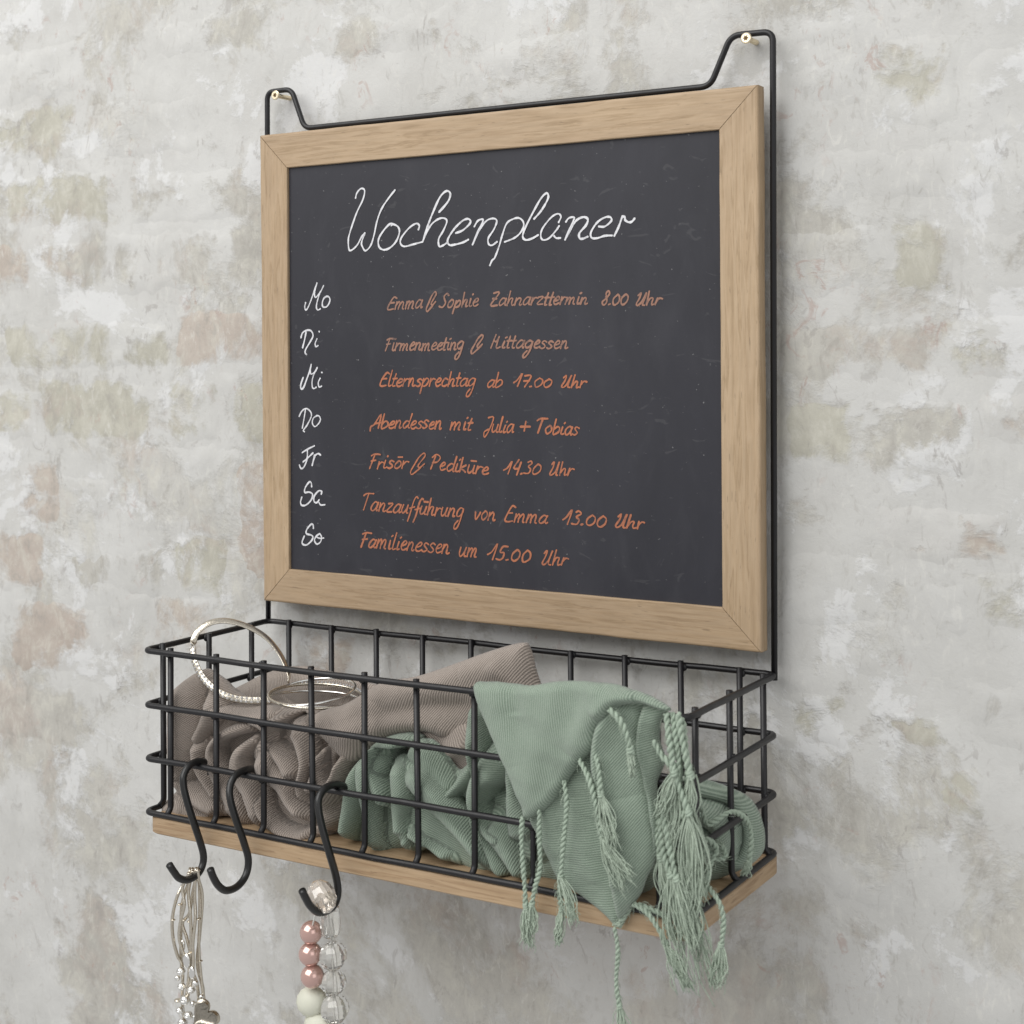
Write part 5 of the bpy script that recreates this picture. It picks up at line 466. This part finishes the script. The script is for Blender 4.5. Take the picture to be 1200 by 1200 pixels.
# wooden base with rounded corners
def base_board():
    pts = fillet([(BX0+.0028, -.0065, 0), (BX1+.0006, -.0065, 0), (BX1+.0006, RF-.0008, 0), (BX0+.0028, RF-.0008, 0)], .0105, 6, True)
    z0, z1 = -.1412, -.1301; V = []; n = len(pts)
    c = Vector((.2, -.075, 0))
    for z, s in ((z0, .0008), (z0+.0008, 0), (z1-.0008, 0), (z1, .0008)):
        for p in pts:
            d = (c-p); d.z = 0; V.append((p+Vector((math.copysign(s, d.x), math.copysign(s, d.y), 0)))[:2]+(z,))
    F = [(k*n+i, k*n+(i+1) % n, (k+1)*n+(i+1) % n, (k+1)*n+i) for k in range(3) for i in range(n)]
    F += [tuple(range(n))[::-1], tuple(3*n+i for i in range(n))]
    me = bpy.data.meshes.new('base'); me.from_pydata(V, [], F); me.update()
    bm = bmesh.new(); bm.from_mesh(me); bmesh.ops.recalc_face_normals(bm, faces=bm.faces[:]); bm.to_mesh(me); bm.free()
    uv = me.uv_layers.new(name='UVMap')
    for pl in me.polygons:
        for li in pl.loop_indices:
            p = me.vertices[me.loops[li].vertex_index].co
            uv.data[li].uv = (p.y+.9, p.z+.2) if abs(pl.normal.x) > .6 else (p.x+.4, p.z+p.y*.8)
    return part('base_board', me, M['wood2'], rack, smooth=False)
base_board()

# ------------------------------------------------------------ brass screws
for k, p in enumerate(SCREWS):
    c = Vector(tuple(v*MM for v in p))
    s = thing('brass_screw', ['brass screw in the wall holding the left loop of the hanger wire', 'brass screw in the wall holding the right loop of the hanger wire'][k], 'screw', (c.x, 0, c.z), 'brass screws the organiser hangs on')
    mb = MB(); n = 24; rings = [(.0, .0000), (.0029, .0), (.0035, .0004), (.0036, .0009), (.0019, .0030), (.0017, .0034)]
    V = []; F = []
    for r_, dy in rings[1:]:
        for q in range(n): V.append((c.x+r_*math.cos(2*math.pi*q/n), c.y+dy, c.z+r_*math.sin(2*math.pi*q/n)))
    for i in range(len(rings)-2):
        for q in range(n): F.append((i*n+q, (i+1)*n+q, (i+1)*n+(q+1) % n, i*n+(q+1) % n))
    F.append(tuple(range(n))); mb.add(V, F)
    part('head', mb.mesh(), M['brass'], s, smooth=False)
    mb = MB(); V = []
    for q in range(24):
        r_ = .00155*(1+.30*math.cos(6*2*math.pi*q/24)); V.append((c.x+r_*math.cos(2*math.pi*q/24), c.y-.00006, c.z+r_*math.sin(2*math.pi*q/24)))
    mb.add(V, [tuple(range(24))]); part('star_recess', mb.mesh(), M['brass_dark'], s, smooth=False)
    mb = MB(); P = []; R_ = []
    for i in range(60):
        P.append((c.x, c.y+.003+i*.0003, c.z)); R_.append(.0014+.0004*(1 if i % 4 < 2 else 0))
    tube(mb, P, R_, 14); part('shaft', mb.mesh(), M['brass'], s)

# ------------------------------------------------------------ S hooks
HL = ['black S-hook at the left end of the basket, carrying the silver bracelet', 'black S-hook with nothing hanging on it', 'black S-hook carrying the string of pearl and crystal beads']
for k, (x, pts) in enumerate(HOOKS):
    P = catmull([tuple(v*MM for v in p) for p in pts], 6)
    h = thing('s_hook', HL[k], 'hook', (x*MM, RF, ZL[2]), 'S-hooks on the front rail of the basket')
    part('hook_wire', tube_mesh(P, .0024, 14), M['hook'], h)

# ------------------------------------------------------------ scarves
def seg_dist(PX, PZ, poly, closed=False):
    """distance, signed side (+: left in world x-z), arc parameter 0..1 of the nearest point"""
    best = np.full(PX.shape, 1e9); side = np.zeros(PX.shape); par = np.zeros(PX.shape); nxp = np.zeros(PX.shape); nzp = np.zeros(PX.shape)
    n = len(poly); m_ = n if closed else n-1
    for i in range(m_):
        ax, az = poly[i]; bx, bz = poly[(i+1) % n]; dx, dz = bx-ax, bz-az; L2 = dx*dx+dz*dz+1e-9
        t = np.clip(((PX-ax)*dx+(PZ-az)*dz)/L2, 0, 1); qx, qz = ax+t*dx, az+t*dz
        d = np.hypot(PX-qx, PZ-qz); c = dx*(PZ-az)-dz*(PX-ax); w = d < best-1e-9
        best = np.where(w, d, best); side = np.where(w, np.sign(c), side); par = np.where(w, (i+t)/m_, par); nxp = np.where(w, qx, nxp); nzp = np.where(w, qz, nzp)
    return best, side, par, nxp, nzp
def inside(PX, PZ, poly):
    r = np.zeros(PX.shape, bool); n = len(poly)
    for i in range(n):
        ax, az = poly[i]; bx, bz = poly[(i+1) % n]
        c = ((az > PZ) != (bz > PZ)) & (PX < (bx-ax)*(PZ-az)/(bz-az+1e-12)+ax); r ^= c
    return r
def smooth_noise(X, Z, seed, wl, amp):
    rs = np.random.RandomState(seed); out = np.zeros(X.shape)
    for k in range(7):
        a = rs.uniform(0, math.pi*2); w = wl*rs.uniform(.6, 1.6); out += np.sin((X*math.cos(a)+Z*math.sin(a))*2*math.pi/w+rs.uniform(0, 6))
    return out/7*amp*2
def relief(mb, uvs, name, d):
    poly = [tuple(p[:2]) for p in catmull([(a, b, 0) for a, b in d['poly']], 5, True)]
    A_ = np.array(poly); c = d['cell']; x0, z0 = A_.min(0)-c*1.5; x1, z1 = A_.max(0)+c*1.5
    xs = np.arange(x0, x1, c); zs = np.arange(z0, z1, c); X, Z = np.meshgrid(xs, zs)
    ins = inside(X, Z, poly); D, _, _, qx, qz = seg_dist(X, Z, poly, True); D = np.where(ins, D, 0)
    seed = sum(map(ord, name))
    R = d['R']; u = 1-np.minimum(D/R, 1); H = -R*d['depth']*(1-np.sqrt(np.maximum(1-u*u, 0)))
    own = np.zeros(X.shape, int); lipH = np.zeros(X.shape); shade = np.zeros(X.shape)
    for k, (cv, side, amp, fall) in enumerate(d['lips']):
        cv = [tuple(p[:2]) for p in catmull([(a, b, 0) for a, b in cv], 5)]
        dd, sg, t, _, _ = seg_dist(X, Z, cv)
        on = sg*(-side) > 0                       # image side -> world side
        end = np.clip(np.minimum(t, 1-t)*5, 0, 1); end = np.sin(end*math.pi/2)
        amp = amp*1.7; rl = amp*.36; q = np.clip(dd/rl, 0, 1); rise = np.sqrt(np.maximum(1-(1-q)**2, 0))
        h = amp*rise*np.exp(-np.maximum(dd-rl, 0)/fall)*end
        h = np.where(on, h, -amp*.50*np.exp(-dd/(fall*.28))*end)
        new = np.where(on, np.maximum(lipH, h), np.where(h < 0, np.minimum(lipH, lipH+h), lipH))
        own = np.where(on & (h > lipH) & (h > amp*.25), k+1, own); lipH = new
    H = H+lipH
    rolls = d.get('rolls', []); rollU = None; nl = len(d['lips'])
    if rolls:
        RH = np.zeros(X.shape); rU = np.zeros(X.shape); rV = np.zeros(X.shape)
        for k, (cv, w, amp) in enumerate(rolls):
            cv = [tuple(p[:2]) for p in catmull([(a, b, 0) for a, b in cv], 5)]
            dd, sg, t, _, _ = seg_dist(X, Z, cv); L_ = sum(math.hypot(cv[i+1][0]-cv[i][0], cv[i+1][1]-cv[i][1]) for i in range(len(cv)-1))
            ww = w*(.80+.35*np.sin(t*4.1+k*1.7)); e = np.clip(np.minimum(t, 1-t)*4+.45, 0, 1)
            q = np.clip(dd/ww, 0, 1); h = amp*e*(1-q*q)**.78
            up = h > RH; own = np.where(up & (h > 1), nl+1+k, own); RH = np.maximum(RH, h)
            rU = np.where(up, t*L_+k*17.3, rU); rV = np.where(up, dd*sg*1.25, rV)
        H = H+RH*np.clip(D/4.5, 0, 1)**.5; rollU = (rU, rV)
    for cv, amp, w in d['ridges']:
        cv = [tuple(p[:2]) for p in catmull([(a, b, 0) for a, b in cv], 5)]
        dd, sg, t, _, _ = seg_dist(X, Z, cv); end = np.sin(np.clip(np.minimum(t, 1-t)*4, .15, 1)*math.pi/2)
        H = H+amp*np.exp(-(dd/w)**2)*end
    for (cx, cz), rx, rz, dep in d['dents']:
        q = ((X-cx)/rx)**2+((Z-cz)/rz)**2; H = H-dep*np.exp(-q**1.5)
    if d['wr']:
        H = H-d['wr']*np.exp(-(smooth_noise(X, Z, seed+9, 55, 1)/.10)**2)*np.clip(.5+smooth_noise(X, Z, seed+3, 40, 1), 0, 1)
    H = H+smooth_noise(X, Z, seed, 26, .55)+smooth_noise(X, Z, seed+5, 9, .16)
    pl = d['plane']; Y = pl[0]+pl[1]*X+pl[2]*Z-H
    if pl[0] > -140 or abs(pl[1]) > 0: e_ = Y+139.4; Y = -139.4+(e_+np.sqrt(e_*e_+5))/2
    X2 = np.where(ins, X, qx); Z2 = np.where(ins, Z, qz)
    any4 = ins[:-1,:-1] | ins[1:,:-1] | ins[:-1,1:] | ins[1:,1:]
    nr, nc = X.shape; idx = -np.ones(X.shape, int); faces = []; V = []
    js, is_ = np.nonzero(any4)
    use = np.zeros(X.shape, bool)
    for dj in (0, 1):
        for di in (0, 1): use[js+dj, is_+di] = True
    jj, ii = np.nonzero(use); idx[jj, ii] = np.arange(len(jj))
    V = np.stack([X2[jj, ii], Y[jj, ii], Z2[jj, ii]], 1)*MM
    Fq = np.stack([idx[js, is_], idx[js, is_+1], idx[js+1, is_+1], idx[js+1, is_]], 1)
    base = len(mb.v); mb.v += [tuple(v) for v in V]; mb.f += [tuple(int(a)+base for a in f) for f in Fq]; mb.mi += [0]*len(Fq)
    rs = np.random.RandomState(seed); angs = [math.radians(d['ang'])]+[math.radians(d['ang']+rs.uniform(-55, 55)) for _ in range(len(d['lips'])+len(d.get('rolls', [])))]
    ow = own[js, is_]
    # rib coordinates follow the relief (height warps them), direction changes from fold to fold
    Hs = H
    for (dj, di) in ((0,0), (0,1), (1,1), (1,0)):
        pass
    ca = np.cos([angs[o] for o in ow]); sa = np.sin([angs[o] for o in ow]); UVq = np.zeros((len(js), 4, 2))
    for q, (dj, di) in enumerate(((0,0), (0,1), (1,1), (1,0))):
        x = X2[js+dj, is_+di]; z = Z2[js+dj, is_+di]; h = Hs[js+dj, is_+di]
        UVq[:, q, 0] = x*ca+z*sa+h*.22+ow*13.3+seed; UVq[:, q, 1] = -x*sa+z*ca+h*.15+ow*7.7
        if rollU is not None:      # on a rolled fold the ribs run round it, a little slanted
            ru, rv = rollU[0][js+dj, is_+di], rollU[1][js+dj, is_+di]; isr = ow > nl; sl = .35+.5*((ow*37) % 10)/10
            UVq[:, q, 0] = np.where(isr, ru+rv*sl, UVq[:, q, 0]); UVq[:, q, 1] = np.where(isr, rv, UVq[:, q, 1])
    uvs.append(UVq.reshape(-1, 2))
def scarf_mesh(colour):
    mb = MB(); uvs = []
    for name, d in RELIEFS.items():
        if d['col'] == colour: relief(mb, uvs, name, d)
    me = bpy.data.meshes.new('scarf'); me.from_pydata(mb.v, [], mb.f); me.update()
    uv = me.uv_layers.new(name='UVMap'); uv.data.foreach_set('uv', np.concatenate(uvs).ravel().astype(np.float32))
    return me
def cloth_mods(o, th):
    s = o.modifiers.new('thickness', 'SOLIDIFY'); s.thickness = th; s.offset = 0
    return o
taupe = thing('taupe_scarf', 'taupe ribbed scarf bundled into the left half of the wire basket', 'scarf', (.12, -.09, -.129))
cloth_mods(part('folded_cloth', scarf_mesh('taupe'), M['taupe'], taupe), .0009)
green = thing('green_scarf', 'sage green fringed scarf hanging over the front rail of the basket', 'scarf', (.3, -.10, -.129))
cloth_mods(part('folded_cloth', scarf_mesh('green'), M['green'], green), .0009)

# twisted fringe cords with a knot and a frayed end
def resample(P, step):
    P = [Vector(p) for p in P]; out = [P[0]]; acc = 0
    for i in range(len(P)-1):
        d = (P[i+1]-P[i]).length
        if d < 1e-9: continue
        t = step-acc
        while t <= d: out.append(P[i].lerp(P[i+1], t/d)); t += step
        acc = d-(t-step)
    return out
def fringe(pts, R, targets, knot):
    mb = MB(); rnd = random.random
    pts = [tuple(c*MM for c in p) for p in pts]; R *= MM
    P = resample(catmull(pts, 10), .0005); n = len(P)
    nrm = Vector((1, 0, 0)); ph0 = rnd()*6
    fr = []
    for i in range(n):
        T = (P[min(i+1, n-1)]-P[max(i-1, 0)]).normalized(); nrm = (nrm-T*nrm.dot(T)).normalized(); fr.append((nrm.copy(), T.cross(nrm)))
    pitch = R*4.6
    for s in range(2):
        Q = []; RR = []
        for i in range(n):
            a = ph0+s*math.pi+i*.0005/pitch*2*math.pi; a_, b_ = fr[i]
            wob = 1+.12*math.sin(i*.13+ph0)
            Q.append(P[i]+(a_*math.cos(a)+b_*math.sin(a))*R*.52*wob); RR.append(R*.60*wob)
        tube(mb, Q, RR, 7, mi=0)
    E = P[-1]; T = (P[-1]-P[-4]).normalized(); a_, b_ = fr[-1]
    if knot:   # two turns of cord wound round the end
        Q = []
        for i in range(44):
            a = i/44*2*math.pi*2.3+ph0; Q.append(E+T*((i/44-.5)*R*2.0)+(a_*math.cos(a)+b_*math.sin(a)*.9)*R*.82+T*math.sin(a)*R*.35)
        tube(mb, Q, R*.55, 7); sphere(mb, E, R*.95, 8, 6)
    for tgt in targets:
        tg = Vector(tuple(c*MM for c in tgt)); L = (tg-E).length
        for k in range(40 if len(targets) == 1 else 22):
            sp = .0009+L*.050; e = tg+Vector((random.gauss(0, sp), random.gauss(0, sp*.5), random.gauss(0, L*.10)))
            s0 = E+Vector((random.gauss(0, R*.4), random.gauss(0, R*.4), 0)); w1 = random.gauss(0, L*.08); w2 = random.gauss(0, L*.05); cr = .0004+rnd()*.0010; p1 = rnd()*6
            Q = []; m_ = 14
            for i in range(m_+1):
                t = i/m_; q = s0.lerp(e, t); b = math.sin(math.pi*t)
                Q.append(q+Vector((b*w1+cr*math.sin(t*(11+p1)+p1)*t, b*w2*.5+.0005*math.cos(t*15+p1)*t, 0)))
            r_ = .00026+rnd()*.00022
            tube(mb, Q, [r_*(1.15-.5*i/m_) for i in range(m_+1)], 4, mi=1)
    for k in range(26):        # stray fibres standing off the cord
        i = random.randrange(2, n-2); a_, b_ = fr[i]; a = rnd()*6.28; d_ = a_*math.cos(a)+b_*math.sin(a); T = (P[i+1]-P[i]).normalized(); ln = random.uniform(.0015, .0045)
        Q = [P[i]+d_*R*.7, P[i]+d_*(R+ln*.35)+T*ln*.4, P[i]+d_*(R+ln*.5)+T*ln*(.9+rnd()*.3)+Vector((0, 0, -ln*.2))]
        tube(mb, catmull(Q, 3), .00010, 3, mi=1)
    o = part('tassel', mb.mesh(), [M['cord'], M['fray']], green)
for c in CORDS: fringe(*c)

# ------------------------------------------------------------ bangles on the taupe scarf
def band(P, width, thick, wdir):
    mb = MB(); n = len(P); V = []
    for i in range(n):
        T = (P[min(i+1, n-1)]-P[max(i-1, 0)]).normalized(); w = wdir(i/(n-1)); w = (w-T*w.dot(T)).normalized(); nn = T.cross(w)
        for k in range(10):
            a = 2*math.pi*k/10; V.append(P[i]+w*math.cos(a)*width*.5+nn*math.sin(a)*thick*.5)
    F = [(i*10+k, i*10+(k+1) % 10, (i+1)*10+(k+1) % 10, (i+1)*10+k) for i in range(n-1) for k in range(10)]
    F += [tuple(range(10))[::-1], tuple((n-1)*10+k for k in range(10))]
    mb.add(V, F); return mb
P = [Vector(p) for p in catmull([tuple(c*MM for c in p) for p in BANGLE], 8)]
rb = thing('rhinestone_bangle', 'open silver bangle edged with rhinestones, standing upright against the rail above the taupe scarf', 'bangle', tuple(P[len(P)*3//4]))
wd = lambda t: Vector((-.35, .75, .35)).lerp(Vector((-.2, .25, .95)), min(1, t*1.2))
part('band', band(P, .0048, .0012, wd).mesh(), M['silver'], rb)
mb = MB(); n = len(P)
for i in range(int(n*.56), n, 2):
    T = (P[min(i+1, n-1)]-P[i-1]).normalized(); w = wd(i/(n-1)); w = (w-T*w.dot(T)).normalized(); nn = T.cross(w)
    if nn.y > 0: nn = -nn
    for s in (-1, 1):
        sphere(mb, P[i]+w*s*.0012+nn*.0008, .00095, 6, 4)
part('rhinestone_row', mb.mesh(), M['stone'], rb, smooth=False)
for k, (c, r, tx, ty) in enumerate((((0.1069, -.100, -0.0418), .0288, .12, -.03), ((0.1099, -.101, -0.0442), .0315, .01, .06), ((0.1089, -.100, -0.0466), .0305, -.07, .02))):
    lab = ['topmost of three thin silver bangles lying on the taupe scarf', 'middle one of three thin silver bangles lying on the taupe scarf', 'lowest of three thin silver bangles, half sunk in the taupe scarf'][k]
    b = thing('silver_bangle', lab, 'bangle', c, 'thin silver bangles on the taupe scarf')
    M3 = Matrix.Rotation(tx, 3, 'X') @ Matrix.Rotation(ty, 3, 'Y')
    Q = [Vector(c)+M3 @ Vector((r*math.cos(a), r*math.sin(a), 0)) for a in [2*math.pi*i/72 for i in range(72)]]
    mb = MB(); tube(mb, Q, (.0010, .0011, .0009)[k], 8, True)
    part('ring', mb.mesh(), M['silver_pale'] if k != 1 else M['silver'], b)
    if k == 1:
        mb = MB()
        for i in range(10, 30): sphere(mb, Q[i]+Vector((0, 0, .0012)), .0009, 6, 4)
        part('rhinestone_row', mb.mesh(), M['stone'], b, smooth=False)

# ------------------------------------------------------------ silver bracelet on the first hook
br = thing('silver_bracelet', 'many-stranded silver bracelet with beads and a heart charm hanging from the left hook', 'bracelet', tuple(c*MM for c in BRACELET[0][0]))
for st in BRACELET:
    P = [Vector(p) for p in catmull([tuple(c*MM for c in p) for p in st], 8)]
    part('strand', tube_mesh(P, .00112, 8), M['silver'], br)
def facet(c, r, sc=(1,1,1), seg=8, ring=6, rot=0):
    mb = MB(); sphere(mb, c, r, seg, ring, sc, M3=Matrix.Rotation(rot, 3, 'Y')); return mb.mesh()
for name, c, r, s in CHARMS:
    c = Vector(tuple(v*MM for v in c)); r *= MM
    if s == 'h':
        mb = MB(); n = 40; V = []; F = []
        M3 = Matrix.Rotation(math.radians(28), 3, 'Z') @ Matrix.Rotation(math.radians(50), 3, 'Y')
        for ly, (yo, sc) in enumerate(((-.0016, .80), (-.0011, .96), (0, 1.0), (.0012, .94), (.0015, .7))):
            for q in range(n):
                a = 2*math.pi*q/n; hx = 16*math.sin(a)**3/17; hz = (13*math.cos(a)-5*math.cos(2*a)-2*math.cos(3*a)-math.cos(4*a))/17
                V.append(c+M3 @ Vector((hx*r*sc, yo, hz*r*sc)))
        for ly in range(4):
            for q in range(n): F.append((ly*n+q, ly*n+(q+1) % n, (ly+1)*n+(q+1) % n, (ly+1)*n+q))
        F += [tuple(range(n)), tuple(4*n+q for q in range(n))[::-1]]
        mb.add(V, F); part(name, mb.mesh(), M['silver'], br)
        continue
    mb = MB(); sc = {'s': (1,1,.95), 'l': (.8,.6,1.5), 'r': (1.2,1.2,.5)}[s]
    sphere(mb, c, r, 14, 10, sc)
    if s == 's' and r > .0022:
        Q = [c+Vector((math.cos(a)*r*1.02, math.sin(a)*r*1.02, 0)) for a in [2*math.pi*i/20 for i in range(20)]]; tube(mb, Q, .0004, 5, True)
    part(name, mb.mesh(), M['silver_pale'] if s in 'sl' else M['silver'], br)

# ------------------------------------------------------------ string of beads on the third hook
nk = thing('bead_string', 'string of clear crystal, pink pearl and frosted white beads hanging from the right hook', 'bead string', tuple(c*MM for c in BEADS[0][1]))
Pl = [Vector(tuple(v*MM for v in BEADS[i][1])) for i in (10, 9, 8, 7, 6, 0, 1, 2, 3, 4, 5)]
part('elastic_string', tube_mesh(catmull(Pl, 6), .0005, 6), M['label'], nk)
for name, c, r, s in BEADS:
    c = Vector(tuple(v*MM for v in c)); r *= MM
    if s == 'big': o = part(name, facet(c, r, (1.0, .85, 1.12), 9, 6, math.radians(-38)), M['amber'], nk, False)
    elif s == 'tube':
        mb = MB(); tube(mb, [c+Vector((0,0,z)) for z in (-.0100, -.0088, -.004, .004, .0088, .0100)], [r*.6, r*.85, r, r, r*.85, r*.6], 8); part(name, mb.mesh(), M['crystal'], nk, False)
    elif s == 'f': part(name, facet(c, r, (1, 1, .98), 9, 8, random.uniform(-.2, .2)), M['crystal'], nk, False)
    elif s == 'p':
        mb = MB(); sphere(mb, c, r, 28, 18); part(name, mb.mesh(), M['pearl'], nk)
    else:
        mb = MB(); sphere(mb, c, r, 9, 7, (1.1, .8, .95), M3=Matrix.Rotation(random.uniform(-.4, .4), 3, 'Y')); o = part(name, mb.mesh(), M['frosted'], nk)
